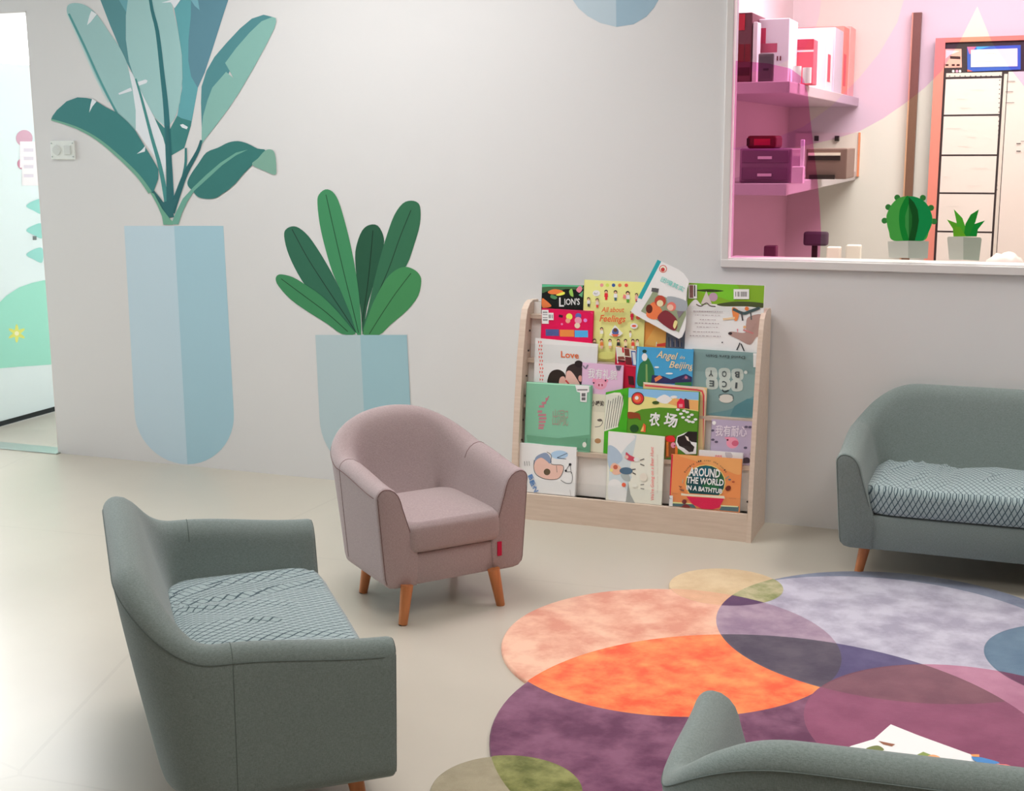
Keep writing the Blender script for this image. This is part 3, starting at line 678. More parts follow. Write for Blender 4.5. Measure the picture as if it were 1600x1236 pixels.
# ------------------------------------------------------------------ tub seats (sofas and armchair)
def sstep(x): x = max(0, min(1, x)); return x*x*(3-2*x)
class Tub:
    def __init__(s, W, D, zb, z_arm, z_back, rx, ry, th, fl_side, fl_back, rise=(0, 1), arm_dip=0.0, arch=False, full=.86):
        s.__dict__.update(locals()); s.a = W/2; s.yf = -D/2; s.yb = D/2; s.zr = z_back
        P = []; n1, n2, n3 = 14, 26, 14
        yc = s.yb-ry
        for i in range(n1): P.append((-s.a, s.yf+(yc-s.yf)*i/n1, -1, 0, 0, i/n1))
        for i in range(n2+1):
            t = i/n2*pi/2; ex = .88
            cx, cy = -max(0, cos(t))**s.full, max(0, sin(t))**s.full
            nx, ny = -cos(t)/rx, sin(t)/ry; L = sqrt(nx*nx+ny*ny)
            P.append((-s.a+rx+cx*rx, yc+cy*ry, nx/L, ny/L, i/n2, 1))
        m = s.a-rx
        if m > .02:
            for i in range(1, n3): P.append((-m+2*m*i/n3, s.yb, 0, 1, 1, 1))
            tail = P[:n1+n2+1][::-1]
        else: tail = P[:n1+n2][::-1]
        P += [(-x, y, -nx, ny, u, q) for x, y, nx, ny, u, q in tail]
        s.P = P
        jb = n1; mid = (len(P)-1)/2; acc = [0]
        for a_, b_ in zip(P, P[1:]): acc.append(acc[-1]+sqrt((a_[0]-b_[0])**2+(a_[1]-b_[1])**2))
        Lj = acc[n1]; Lm = acc[-1]/2
        s.P = [(x, y, nx, ny, (max(0, min(1, (min(acc[i], acc[-1]-acc[i])-Lj)/(Lm-Lj))) if s.arch else u), q) for i, (x, y, nx, ny, u, q) in enumerate(P)]
    def ztop(s, u, q):
        k = max(0, min(1, (u-s.rise[0])/(s.rise[1]-s.rise[0])))
        k = (.25*sstep(k)+.75*sin(k*pi/2)**1.25) if s.arch else sstep(k)
        arm = s.z_arm+s.arm_dip*sstep(q)
        return arm+(s.z_back-arm)*k
    def off(s, z, ny, u):
        k = max(0, ny); fl = s.fl_side*(1-k)+s.fl_back*k
        return -fl*(1-(z-s.zb)/(s.zr-s.zb))**1.15
    def profile(s, u, q, ny):
        zt = s.ztop(u, q); th = s.th; pr = []; zb = s.zb
        o = lambda z: s.off(min(z, s.zr), ny, u)
        r = .035
        pr.append((o(zb)-th*1.25, zb)); pr.append((o(zb)-r*1.0, zb)); 
        for k in (1, 2, 3):
            t = k/3*pi/2; pr.append((o(zb+r)-r+r*sin(t), zb+r-r*cos(t)))
        ro, ri = th*.36, th*.80; zc = zt-ro
        for k in range(1, 9): z = zb+r+(zc-zb-r)*k/8; pr.append((o(z), z))
        for k in range(1, 10):
            t = k/10*pi; c_ = o(zc)-ro
            if t <= pi/2: pr.append((c_+ro*cos(t), zc+ro*sin(t)))
            else: pr.append((c_+(th-ro)*cos(t), zt-ri+ri*sin(t)))
        zi = s.zb+.1
        for k in range(0, 7):
            z = zt-ri+(zi-zt+ri)*k/6; pr.append((o(z)-th*(1+.42*k/6), z))
        return pr
    def ring(s, i, shrink=0, dy=0):
        x, y, nx, ny, u, q = s.P[i]; pr = s.profile(u, q, ny)
        if shrink:
            n = len(pr); out = []
            for j in range(n):
                a, b = pr[j-1], pr[(j+1) % n]; dx, dz = b[0]-a[0], b[1]-a[1]; L = sqrt(dx*dx+dz*dz) or 1
                # outline runs outer-bottom, up, over, inner: inward normal
                out.append((pr[j][0]-dz/L*shrink, pr[j][1]+dx/L*shrink))
            pr = out
        return [(x+nx*o, y+ny*o+dy, z) for o, z in pr]
    def shell(s):
        bm = bmesh.new(); n = len(s.P)
        R_ = [s.ring(0, .011, -.0005), s.ring(0, .004, .002), s.ring(0, .001, .006), s.ring(0, 0, .012)]
        R_ += [s.ring(i) for i in range(1, n-1)]
        R_ += [s.ring(n-1, 0, .012), s.ring(n-1, .001, .006), s.ring(n-1, .004, .002), s.ring(n-1, .011, -.0005)]
        V = [[bm.verts.new(p) for p in r] for r in R_]; k = len(V[0])
        for a, b in zip(V, V[1:]):
            for j in range(k): bm.faces.new((a[j], b[j], b[(j+1) % k], a[(j+1) % k]))
        bm.faces.new(V[0]); bm.faces.new(V[-1][::-1])
        bmesh.ops.recalc_face_normals(bm, faces=bm.faces); return bm
    def seam(s, j, lift=.0015, i0=0, i1=None):
        """points along profile index j, pushed slightly outward"""
        out = []
        for i in range(i0, (len(s.P) if i1 is None else i1)):
            x, y, nx, ny, u, q = s.P[i]; pr = s.profile(u, q, ny); o, z = pr[j]
            out.append((x+nx*(o+lift), y+ny*(o+lift), z))
        return out
    def vseam(s, i, lift=.001, j0=4, j1=22):
        x, y, nx, ny, u, q = s.P[i]; pr = s.profile(u, q, ny); out = []
        for j in range(j0, j1):
            o, z = pr[j]; a, b = pr[j-1], pr[j+1]; dx, dz = b[0]-a[0], b[1]-a[1]; L = sqrt(dx*dx+dz*dz)
            o2, z2 = o+dz/L*lift, z-dx/L*lift
            out.append((x+nx*o2, y+ny*o2, z2))
        return out
def cushion(x0, x1, y0, y1, z0, z1, dome=.012, wrinkle=0, taper=0, nx=90, ny=48, r=.03, rb=.08):
    """rounded seat pad: top and side grid in one closed mesh"""
    bm = bmesh.new(); cx_, cy_ = (x0+x1)/2, (y0+y1)/2; hx, hy = (x1-x0)/2, (y1-y0)/2
    def outline(n):
        pts = []
        for i in range(n):
            t = 2*pi*i/n; c, s_ = cos(t), sin(t)
            e = .22 if s_ < 0 else .30
            pts.append((math.copysign(abs(c)**e, c), math.copysign(abs(s_)**e, s_)))
        return pts
    n = 300; O = outline(n); h = z1-z0
    layers = [(.90, z0), (.975, z0+.004), (.995, z0+.015), (1, z0+h*.35), (1, z0+h*.65), (.995, z1-.016), (.98, z1-.006), (.955, z1)]
    rings = []
    rnd = random.Random(5); W_ = [(rnd.uniform(-.9, .95), rnd.uniform(.022, .05), rnd.uniform(.5, 1), rnd.uniform(-.15, .15)) for _ in range(wrinkle)]
    def zadd(u, v, x, y):
        d = dome*(1-u*u)*(1-v*v)
        for wx, ww, wa, sl in W_:
            q = (x-cx_)/hx-wx-sl*v-.03*sin(v*4+wx*9); amp = math.exp(-(q/ww)**2)*.014*wa*(.35+.65*(v+1)/2)
            d += amp*(1 if int(wx*100) % 2 else -1)
        return d
    def corr(x, y, sc, k):
        return (cx_+x*(hx-(1-sc)*.35*0-(.03*(1-sc)*10)), 0)
    for sc, z in layers:
        ins = (1-sc)*.28
        rings.append([bm.verts.new((cx_+px*(hx-ins), cy_+py*(hy-ins), z+(zadd(px, py, cx_+px*hx, 0)*.6 if z >= z1-.007 else 0))) for px, py in O])
    for k in range(1, 48):
        sc = 1-k/48
        rings.append([bm.verts.new((cx_+px*(hx-.0126)*sc, cy_+py*(hy-.0126)*sc, z1+.002+zadd(px*sc, py*sc, cx_+px*hx*sc, 0)+dome*.15)) for px, py in O])
    for a, b in zip(rings, rings[1:]):
        for j in range(n): bm.faces.new((a[j], a[(j+1) % n], b[(j+1) % n], b[j]))
    bm.faces.new(rings[-1]); bm.faces.new(rings[0][::-1])
    bmesh.ops.recalc_face_normals(bm, faces=bm.faces); return bm
def seat(name, label, cat, loc, rz, W_, D_, zarm, zback, rx, ry, rise, fabric, seam_m, cush_m, legs, zb=.115, th=.082, fs=.045, fb=.11, dip=0, wrinkle=0, zs0=.235, zs1=.33, cf=.0, group=None, vs=(14, ), tagm=None, arch=False):
    T = Tub(W_, D_, zb, zarm, zback, rx, ry, th, fs, fb, rise, dip, arch)
    t = tag(empty(name, loc, rz), label, cat, group)
    obj('backrest_and_arms', T.shell(), fabric, t, 55)
    a_, yf, yb = T.a, T.yf, T.yb
    xi = a_-fs*.7-th*1.05
    # seat base box with front apron
    bm = bmesh.new(); box(bm, -a_+fs+th*.8, a_-fs-th*.8, yf+.006, yb-fb-.04, zb+.001, zs0-.002, bev=.006); obj('seat_base', bm, fabric, t, 40)
    # cushion
    xi = a_-fs*.55-th*1.02
    obj('seat_cushion', cushion(-xi, xi, yf-cf, yb-fb*.55-th*1.02, zs0, zs1, .014, wrinkle), cush_m, t, 60)
    bm = bmesh.new()
    pts = T.seam(12, .0004, 1, len(T.P)-1); tube(bm, pts, .0011, 6)
    for i in vs:
        tube(bm, T.vseam(i, .0002), .0009, 6); tube(bm, T.vseam(len(T.P)-1-i, .0002), .0012, 6)
    for sx in (0, len(T.P)-1):   # seam around each arm front
        r_ = T.ring(sx, .0045, .0015)[3:27]; tube(bm, r_, .0012, 6)
    obj('seam', bm, seam_m, t, 60)
    for (lx, ly, sx, sy) in legs:
        bm = bmesh.new(); tube(bm, [(lx-sx, ly-sy, zb+.012), (lx, ly, .002), (lx, ly, 0)], [.0205, .0145, .0135], 20)
        obj('leg', bm, M_legwood, t, 50)
    if tagm:
        x, z = tagm; obj('red_tag', nbox(x-.008, x+.008, yf-.0045, yf+.006, z-.024, z+.024, bev=.001), paint((178, 18, 60), .8, .6, 'red_tag'), t)
    return t
def sofa_legs(x, yf, yr): return [(-x, yf, -.022, -.018), (x, yf, .022, -.018), (-x, yr, -.02, .018), (x, yr, .02, .018)]
SOFA = dict(W_=1.056, D_=.575, zarm=.446, zback=.608, rx=.25, ry=.20, rise=(.0, 1.0), fabric=M_teal, seam_m=M_seam, cush_m=M_knit, legs=sofa_legs(.43, -.222, .13), dip=.032, wrinkle=13, th=.088, zb=.112, fs=.035, fb=.085)
seat('teal_sofa', 'teal two seat sofa turned away at the lower left, seen from its side and back', 'sofa', (-1.54-.762*.287, -2.284-.647*.287, 0), radians(130.3), vs=(13,), **SOFA)
seat('teal_sofa', 'teal two seat sofa with patterned cushion against the wall under the window', 'sofa', (-.042, -.300, 0), 0, vs=(), **SOFA)
seat('teal_sofa', 'teal sofa at the bottom right whose back faces the camera, paper on its seat', 'sofa', (-.006, -2.925, 0), radians(185), vs=(), **SOFA)
fd = Vector((.784, -.62))
seat('pink_armchair', 'dusty pink tub armchair on four wooden legs between the sofa and bookshelf', 'armchair', (-1.645-fd.x*.262, -1.363-fd.y*.262, 0), radians(51.0), W_=.57, D_=.524, zarm=.448, zback=.605, rx=.20, ry=.21, rise=(.0, 1.0), arch=True, dip=.035,
     fabric=M_pink, seam_m=M_seamp, cush_m=M_pink, legs=[(-.2, -.277, -.02, -.006), (.155, -.277, .022, -.006), (-.188, .068, -.02, .01), (.16, .068, .02, .01)], th=.09, fs=.035, fb=.10, wrinkle=0, zs0=.222, zs1=.318, cf=.014, vs=(13,), tagm=(.16, .19))

# printed paper lying over the seat of the near sofa
PZ = .48
pc = [at_z(x, y, z) for x, y, z in ((1300, 1178, .43), (1368, 1157, .46), (1392, 1132, .47), (1440, 1152, .46), (1600, 1205, .44))]
nrm = Vector((0, -.18, 1)).normalized()
P0 = at_z(1392, 1132, .455)
A = Art(P0, nrm, (1040, 1040, 2.857), e=.8); A.STEP = .0004
bm = bmesh.new(); pts = [on_plane(1040+x/2.857, 1040+y/2.857, P0, nrm) for x, y in ((690, 420), (830, 358), (930, 328), (1005, 262), (1130, 312), (1350, 392), (1560, 462), (1750, 525), (1500, 640), (900, 560), (700, 470))]
prism(bm, pts, -nrm*.0012)
pp = tag(empty('paper_sheet', P0), 'white printed paper sheet on the seat of the bottom right sofa', 'paper')
for v in bm.verts: v.co -= P0
obj('sheet', bm, paint((240, 238, 238), .9, .6, 'paper_white'), pp)
A.poly([(950, 337), (1025, 352), (1010, 362), (970, 352)], (140, 92, 70)); A.poly([(895, 372), (945, 358), (975, 378), (930, 386)], (110, 120, 70), True)
A.poly([(880, 392), (930, 384), (985, 390), (1010, 412), (960, 418), (890, 412)], (128, 140, 190), True); A.poly([(1115, 405), (1150, 388), (1185, 402), (1150, 420)], (130, 148, 80)); A.poly([(1150, 420), (1190, 402), (1225, 415), (1190, 435)], (225, 160, 110), True)
A.poly([(1365, 412), (1410, 415), (1490, 438), (1440, 445), (1390, 435)], (70, 130, 190), True); A.poly([(1360, 402), (1400, 402), (1400, 414), (1372, 412)], (225, 150, 90)); A.poly([(1430, 448), (1520, 448), (1545, 465), (1460, 462)], (225, 120, 115), True)
for v in A.bm.verts: v.co -= P0
A.build('printed_shapes', pp)

# ------------------------------------------------------------------ bookshelf
BX0, BX1 = -1.872, -.897
shelf = tag(empty('bookshelf', (0, 0, 0)), 'light maple front facing bookshelf full of picture books against the wall', 'bookshelf')
for x0_ in (BX0-.008, BX1-.018):
    bm = bmesh.new()
    side = [(-.295, 0), (-.012, 0), (-.012, .855), (-.03, .868), (-.085, .87), (-.12, .862), (-.15, .84), (-.168, .80), (-.205, .66), (-.243, .45), (-.27, .26)]
    prism(bm, [Vector((x0_, y, z)) for y, z in side], Vector((.018+.008*(x0_ < -1.5), 0, 0)))
    obj('side_panel', bm, M_maple, shelf)
obj('kick_board', nbox(BX0+.018, BX1-.018, -.288, -.27, .0, .108), M_maple, shelf)
obj('back_panel', nbox(BX0+.018, BX1-.018, -.03, -.014, .0, .86), paint((210, 205, 200), .75, .5, 'white_panel'), shelf)
TY = [-.262, -.222, -.182, -.142, -.102]; TZ = [.108, .285, .46, .64, .815]; SL = .11
M_wp = paint((216, 212, 208), .75, .45, 'white_board')
for i in range(5):
    y, z = TY[i], TZ[i]
    zt = TZ[i+1]-.012 if i < 4 else .86
    bm = bmesh.new()   # slanted backing and its ledge
    yb0, yb1 = y+.022, y+.022+SL*(zt-z)
    prism(bm, [Vector((BX0+.018, yb0, z)), Vector((BX0+.018, yb0+.006, z)), Vector((BX0+.018, yb1+.006, zt)), Vector((BX0+.018, yb1, zt))], Vector((BX1-BX0-.036, 0, 0)))
    obj('slanted_panel', bm, M_wp, shelf)
    if i: obj('ledge', nbox(BX0+.018, BX1-.018, y-.018, y+.03, z-.016, z), M_maple, shelf)
    bm = bmesh.new(); box(bm, BX0+.02, BX1-.02, y-.024, y-.022, z-.012, z+.062); obj('acrylic_rail', bm, M_acrylic, shelf)
bm = bmesh.new()
for i in range(4):
    for dz in (.03, .11): tube(bm, [(BX0+.0175, TY[i]-.012+dz*.2, TZ[i]+dz), (BX0+.022, TY[i]-.012+dz*.2, TZ[i]+dz)], .004, 8)
    tube(bm, [(BX1-.0175, TY[i]-.02, TZ[i]+.05), (BX1-.022, TY[i]-.02, TZ[i]+.05)], .004, 8)
obj('screws', bm, M_dk, shelf)

GB = 'picture books on the bookshelf'
BE = .60
def tier_plane(t, off):
    n = Vector((0, -1, SL)).normalized(); return Vector((0, TY[t-1], TZ[t-1]))+n*off, n
class Book:
    def __init__(s, label, tier, off, tl, tr, cover, th=.008, frame=(0, 0, 1), h=None, pages=(225, 220, 208), spine=None, outline=None):
        P0, n = tier_plane(tier, off); s.P0, s.n = P0, n
        TL, TR = on_plane(*tl, P0, n), on_plane(*tr, P0, n)
        dn = Vector((0, -SL, -1)).normalized()*1.0
        zb_ = TZ[tier-1]+.0015
        if outline:
            pts = [on_plane(frame[0]+x/frame[2], frame[1]+y/frame[2], P0, n) for x, y in outline]
        else:
            BL = TL+dn*((TL.z-zb_)/-dn.z); BR = TR+dn*((TR.z-zb_)/-dn.z)
            if h: BL = TL+dn*h; BR = TR+dn*h
            pts = [TL, TR, BR, BL]
        s.c = sum(pts, Vector())/len(pts); s.c.z = min(p.z for p in pts)
        s.o = tag(empty('picture_book', s.c), label, 'book', GB)
        R_ = [p-s.c for p in pts]; cen = sum(R_, Vector())/len(R_)
        bm = bmesh.new(); prism(bm, R_, -n*.0016)
        prism(bm, [p-n*(th-.0016) for p in R_], -n*.0016)
        if not outline: prism(bm, [R_[0], R_[0]+(R_[1]-R_[0]).normalized()*.002, R_[3]+(R_[2]-R_[3]).normalized()*.002, R_[3]], -n*th)
        s.cov = paint(cover, BE, .35, 'book_cover', .4); obj('cover', bm, s.cov, s.o)
        bm = bmesh.new(); prism(bm, [cen+(p-cen)*.975-n*.0017 for p in R_], -n*(th-.0034)); obj('pages', bm, paint(pages, .6, .8, 'pages'), s.o)
        s.fr = frame; s.lay = 1; s.clip = None if outline else (pts[0], pts[1]-pts[0], pts[3]-pts[0])
    def art(s, e=BE):
        a = Art(s.P0, s.n, s.fr, e=e, rough=.4); a.STEP = .00012; a.layer = s.lay; a.clip = s.clip; s.a = a; return a
    def done(s, name='cover_picture'):
        s.lay = s.a.layer
        for v in s.a.bm.verts: v.co -= s.c
        s.a.build(name, s.o)
K1 = (840, 430, 6.8667); K2 = (980, 400, 6.9565); K3 = (980, 530, 5.887); K4 = (810, 580, 5.617); K5 = (1030, 690, 9.507); K6 = (930, 600, 6.178)
WH = (225, 222, 218); RED = (180, 40, 50); SKIN = (205, 160, 130); HAIR = (45, 30, 28)
def sticker_on(b, x0, y0, x1, y1, bars=True, horizontal=False):
    a = b.art(); a.rect(x0, y0, x1, y1, (228, 226, 224))
    if bars:
        w = x1-x0; h = y1-y0; rnd = random.Random(int(x0))
        n = 11
        for k in range(n):
            if rnd.random() < .25: continue
            if horizontal: a.rect(x0+w*.15, y0+h*(.12+.76*k/n), x1-w*.15, y0+h*(.12+.76*(k+.6)/n), (80, 78, 80)); a.layer -= 1
            else: a.rect(x0+w*(.12+.76*k/n), y0+h*.25, x0+w*(.12+.76*(k+.6)/n), y0+h*.75, (80, 78, 80)); a.layer -= 1
        a.layer += 1
    b.done('library_sticker')
# top row -------------------------------------------------
b = Book('dark jungle cover lettered LION\'S, top left of the bookshelf', 5, .0, (847, 444), (913, 446), (14, 20, 20), frame=K1)
a = b.art(); a.rect(48, 98, 485, 128, (78, 160, 120)); a.poly([(48, 128), (485, 130), (440, 160), (300, 150), (200, 190), (120, 170), (48, 190)], (60, 92, 60), True)
a.poly([(110, 180), (180, 150), (270, 170), (250, 200), (150, 205)], (200, 110, 60), True); a.poly([(200, 210), (280, 180), (290, 205), (230, 222)], (205, 205, 80), True)
a.poly([(415, 160), (455, 115), (480, 150), (450, 190)], (215, 120, 140), True); a.poly([(340, 170), (370, 150), (385, 230), (350, 215)], (130, 170, 80), True); a.poly([(440, 215), (490, 170), (480, 240)], (90, 150, 110))
a.poly([(50, 250), (90, 270), (150, 330), (90, 350), (50, 340)], (215, 110, 60), True); a.poly([(150, 210), (210, 235), (190, 260), (140, 240)], (70, 120, 80), True); b.done()
a = b.art(); a.text("L", (232, 336), (285, 336), 96, WH, bold=.02); a.text("ION'S", (290, 320), (455, 318), 66, WH, bold=.02); b.done('title')
b = Book('yellow All about Feelings picture book full of little figures', 4, .0, (913, 437), (1010, 441), (206, 206, 128), th=.012, frame=K1, spine=True)
a = b.art()
for i, (x, c) in enumerate(((630, (215, 200, 140)), (688, (225, 130, 130)), (748, (180, 195, 90)), (815, (50, 80, 140)), (882, (225, 120, 70)), (952, (215, 80, 70)))): a.dot(x, 105, 19, c, k=12)
a.dot(630, 192, 40, (240, 236, 225), 32)
def person(x, y, h, top, bot):
    a.poly([(x-h*.17, y+h*.16), (x+h*.17, y+h*.16), (x+h*.22, y+h*.6), (x-h*.22, y+h*.6)], top); a.rect(x-h*.13, y+h*.6, x+h*.13, y+h*.95, bot)
    a.dot(x, y-h*.03, h*.2, HAIR, k=12); a.dot(x, y+h*.04, h*.14, SKIN, k=12)
person(735, 175, 92, (190, 40, 50), (190, 40, 50)); person(836, 180, 95, (235, 235, 230), (60, 90, 100)); person(968, 190, 105, (235, 230, 200), (80, 140, 50)); person(1062, 205, 80, (220, 150, 150), (180, 60, 60))
person(640, 265, 85, (235, 180, 175), (200, 60, 60)); person(548, 255, 85, (235, 235, 225), (60, 60, 60)); a.poly([(915, 245), (925, 200), (950, 215), (948, 248)], (225, 110, 110)); person(1012, 395, 85, (180, 30, 60), (180, 30, 60)); a.dot(1078, 450, 22, (215, 90, 70))
person(687, 575, 85, (235, 225, 190), (205, 205, 130)); a.dot(1035, 540, 40, (240, 238, 230), 30); a.dot(1035, 540, 24, (200, 80, 60), 12); person(995, 605, 60, (240, 240, 230), (235, 230, 220))
a.poly([(765, 640), (830, 530), (915, 620), (880, 650), (820, 655)], (215, 225, 235)); a.dot(835, 605, 36, (70, 90, 140), 42); a.dot(835, 585, 22, (90, 60, 50)); a.poly([(790, 630), (880, 630), (850, 655), (815, 655)], (210, 90, 60))
for x, t_, bo in ((612, (100, 80, 60), (120, 100, 70)), (688, (190, 110, 60), (225, 160, 150)), (778, (235, 230, 220), (215, 160, 120)), (868, (50, 50, 50), (205, 205, 130)), (945, (230, 190, 150), (60, 70, 60)), (1025, (205, 70, 60), (230, 220, 180)), (1072, (220, 200, 170), (120, 60, 50))): person(x, 700, 90, t_, bo)
a.dot(735, 860, 100, (190, 190, 110), 40); b.done()
a = b.art(); a.text('All about', (690, 392), (935, 392), 52, (190, 88, 52), shear=.25, bold=.015); a.text('Feelings', (668, 492), (948, 498), 68, (190, 88, 52), shear=.25, bold=.02); a.text('fa!', (612, 205), (650, 205), 22, (90, 90, 80)); b.done('title')
b = Book('crimson board book with barcode sticker behind the Love book', 4, .012, (846.5, 481.5), (927, 486), (190, 16, 72), th=.012, frame=K1)
a = b.art(); a.poly([(48, 352), (540, 370), (590, 410), (590, 395), (545, 362), (48, 345)], (215, 60, 110))
a.rect(83, 578, 226, 650, (70, 80, 130)); a.rect(236, 582, 388, 655, (235, 120, 60)); a.rect(395, 586, 538, 660, (70, 150, 205))
a.dot(340, 440, 34, (235, 205, 90)); a.dot(325, 485, 26, (230, 140, 120)); a.dot(437, 432, 32, (80, 90, 150)); a.dot(435, 480, 38, (230, 130, 150)); a.dot(425, 535, 30, (240, 180, 160)); a.dot(512, 478, 20, (205, 120, 190)); a.line([(228, 432), (270, 440)], 26, (60, 20, 40)); a.dot(260, 522, 12, (230, 110, 150)); b.done()
sticker_on(b, 45, 372, 118, 520, True, True); sticker_on(b, 112, 402, 172, 480)
b = Book('slim orange book peeking out behind the tilted white book', 4, -.004, (1008, 470), (1043, 471), (214, 134, 66), frame=K2)
a = b.art(); a.poly([(190, 960), (320, 985), (425, 980), (425, 700), (300, 780)], (222, 150, 80)); a.rect(318, 935, 328, 985, (240, 220, 170)); a.poly([(325, 960), (425, 945), (425, 985), (325, 985)], (190, 60, 50)); b.done()
b = Book('dark slate book almost hidden between orange and green covers', 4, -.006, (1042, 480), (1074, 482), (92, 98, 108), frame=K2)
a = b.art()
for k in range(9): a.rect(440+17*k, 880+(k*37) % 60, 452+17*k, 985, ((60, 64, 80), (130, 120, 120), (70, 80, 110))[k % 3])
b.done()
b = Book('large green topped back cover shown upside down at the upper right', 4, .006, (1074, 441.5), (1195, 446), (226, 229, 230), th=.01, frame=K2)
a = b.art(); a.poly([(650, 285), (1492, 315), (1480, 540), (1100, 528), (900, 520), (650, 560)], (112, 150, 42)); a.poly([(760, 290), (1180, 303), (1170, 480), (980, 440), (780, 380)], (104, 168, 44), True)
a.poly([(740, 372), (900, 360), (1050, 378), (900, 392)], (50, 60, 34), True); a.poly([(980, 522), (1200, 492), (1480, 510), (1475, 560), (1300, 545), (1050, 545)], (64, 72, 44), True)
a.poly([(655, 560), (740, 470), (820, 540), (970, 560), (900, 600), (660, 600)], (226, 222, 220), True); a.dot(935, 445, 48, (160, 130, 150)); a.poly([(800, 520), (860, 380), (920, 520)], (180, 172, 168)); a.line([(750, 525), (800, 545), (860, 510), (900, 540), (960, 548)], 12, (90, 80, 78))
a.poly([(1320, 660), (1480, 640), (1465, 850), (1400, 880), (1330, 960), (1200, 900), (1100, 850), (1130, 820), (1280, 830), (1290, 740)], (150, 124, 118), True); a.dot(1118, 840, 22, (50, 40, 42), 16); a.dot(1275, 770, 16, (190, 150, 110)); a.poly([(1190, 790), (1205, 790), (1200, 840)], (210, 120, 130))
a.line([(1260, 800), (1320, 820), (1370, 840)], 18, (170, 110, 110)); a.poly([(1140, 560), (1210, 590), (1200, 690), (1160, 690)], (200, 120, 70), True); a.line([(1040, 685), (1100, 680), (1170, 670)], 22, (196, 172, 140)); a.line([(1150, 575), (1260, 620), (1330, 600), (1440, 560)], 30, (60, 78, 80)); a.line([(1240, 600), (1255, 700)], 16, (60, 60, 64)); a.line([(1340, 600), (1350, 690)], 14, (80, 84, 84)); a.dot(1300, 570, 22, (205, 110, 60))
a.line([(1225, 940), (1190, 1020)], 12, (40, 40, 40)); a.line([(1235, 950), (1270, 1030)], 12, (40, 40, 40)); a.dot(1032, 938, 8, (50, 50, 54)); a.poly([(1475, 640), (1490, 600), (1455, 1035), (1435, 1035)], (50, 42, 40)); b.done()
a = b.art()
for y, x0_, x1_, w in ((600, 722, 1045, 14), (640, 740, 1020, 5), (690, 790, 960, 8), (728, 735, 1000, 8), (770, 755, 985, 7), (822, 715, 1000, 8), (865, 680, 1025, 8)):
    x = x0_; rnd = random.Random(y)
    while x < x1_:
        wl = rnd.uniform(8, 34) if w < 12 else rnd.uniform(6, 14); a.line([(x, y+(x-x0_)*.02), (min(x+wl, x1_), y+(x+wl-x0_)*.02)], w, (140, 128, 132), False); a.layer -= 1; x += wl+10
b.done('blurb_text')
sticker_on(b, 1158, 358, 1326, 466)
a = b.art(); a.rect(668, 312, 760, 462, (214, 200, 196)); a.rect(680, 318, 720, 455, (120, 84, 80)); a.rect(728, 318, 742, 440, (60, 54, 54)); b.done('library_sticker')
b = Book('white paperback lying tilted across the top row, teal spine', 4, .026, (1030, 405), (1077, 434), (218, 216, 208), th=.005, frame=K2, outline=[(330, 40), (370, 60), (560, 150), (610, 190), (655, 250), (672, 285), (650, 360), (640, 450), (642, 600), (640, 700), (630, 800), (595, 880), (560, 900), (85, 640), (38, 600), (60, 570)])
a = b.art(); a.poly([(330, 40), (370, 60), (158, 470), (115, 455)], (40, 140, 148)); a.poly([(120, 460), (160, 475), (85, 640), (38, 600)], (206, 206, 214)); a.line([(95, 500), (110, 490)], 12, (70, 70, 90))
a.dot(390, 140, 42, (180, 70, 60)); a.dot(390, 140, 34, (216, 200, 186)); a.dot(388, 148, 22, (170, 50, 50))
a.poly([(300, 345), (345, 360), (330, 420), (640, 520), (640, 640), (560, 830), (150, 600), (250, 440)], (128, 138, 112)); a.poly([(270, 345), (345, 355), (335, 400), (262, 385)], (76, 76, 78)); a.poly([(440, 440), (640, 490), (630, 600), (470, 560)], (140, 146, 152), True)
a.poly([(210, 650), (240, 540), (300, 500), (360, 560), (380, 620), (310, 690)], (200, 106, 66), True); a.dot(240, 575, 36, (84, 38, 28), 48); a.dot(360, 490, 62, (160, 64, 50)); a.dot(358, 515, 36, (226, 186, 150)); a.dot(482, 550, 50, (196, 106, 96)); a.dot(470, 560, 34, (222, 164, 146)); a.poly([(330, 670), (420, 590), (540, 690), (520, 810), (400, 750)], (112, 44, 52), True); a.poly([(500, 760), (520, 700), (548, 720), (520, 790)], (226, 190, 130), True); a.poly([(540, 600), (620, 600), (560, 680)], (112, 104, 112))
b.done()
a = b.art(); a.text('团嘎其实', (362, 268), (608, 388), 42, (80, 170, 160)); b.done('title')
# third tier ---------------------------------------------
b = Book('white Love book with a photo of a mother and child', 3, .0, (836, 528), (934, 537.5), (226, 222, 218), frame=K1, pages=(226, 150, 110))
a = b.art()
for k in range(12):
    for j in range(2): a.poly([(4+j*24+(k % 2)*8, 700+k*40), (20+j*24+(k % 2)*8, 712+k*40), (6+j*24+(k % 2)*8, 734+k*40)], (205, 92, 80)); a.layer -= 1
a.layer += 1
a.poly([(100, 1160), (100, 1080), (140, 1020), (210, 1000), (270, 1030), (290, 1090), (285, 1160)], (44, 36, 32), True); a.poly([(285, 1160), (285, 1060), (310, 970), (380, 930), (450, 940), (480, 1020), (470, 1160)], (50, 40, 40), True); a.dot(435, 930, 46, (38, 30, 32), 38)
a.poly([(215, 1160), (225, 1090), (265, 1070), (290, 1110), (290, 1160)], (196, 150, 138), True); a.poly([(285, 1100), (300, 1020), (345, 1010), (400, 1080), (430, 1160), (290, 1160)], (206, 160, 150), True); a.dot(445, 1085, 22, (190, 136, 126), 34); a.line([(285, 1110), (320, 1150)], 18, (180, 60, 60)); a.dot(500, 1118, 30, (30, 110, 84), 38); b.done()
a = b.art(); a.text('Love', (245, 866), (438, 872), 66, (224, 100, 60), bold=.02); b.done('title')
b = Book('red townhouse book squeezed beside the Angel in Beijing book', 3, .002, (962, 541), (996, 547), (172, 22, 52), frame=K1)
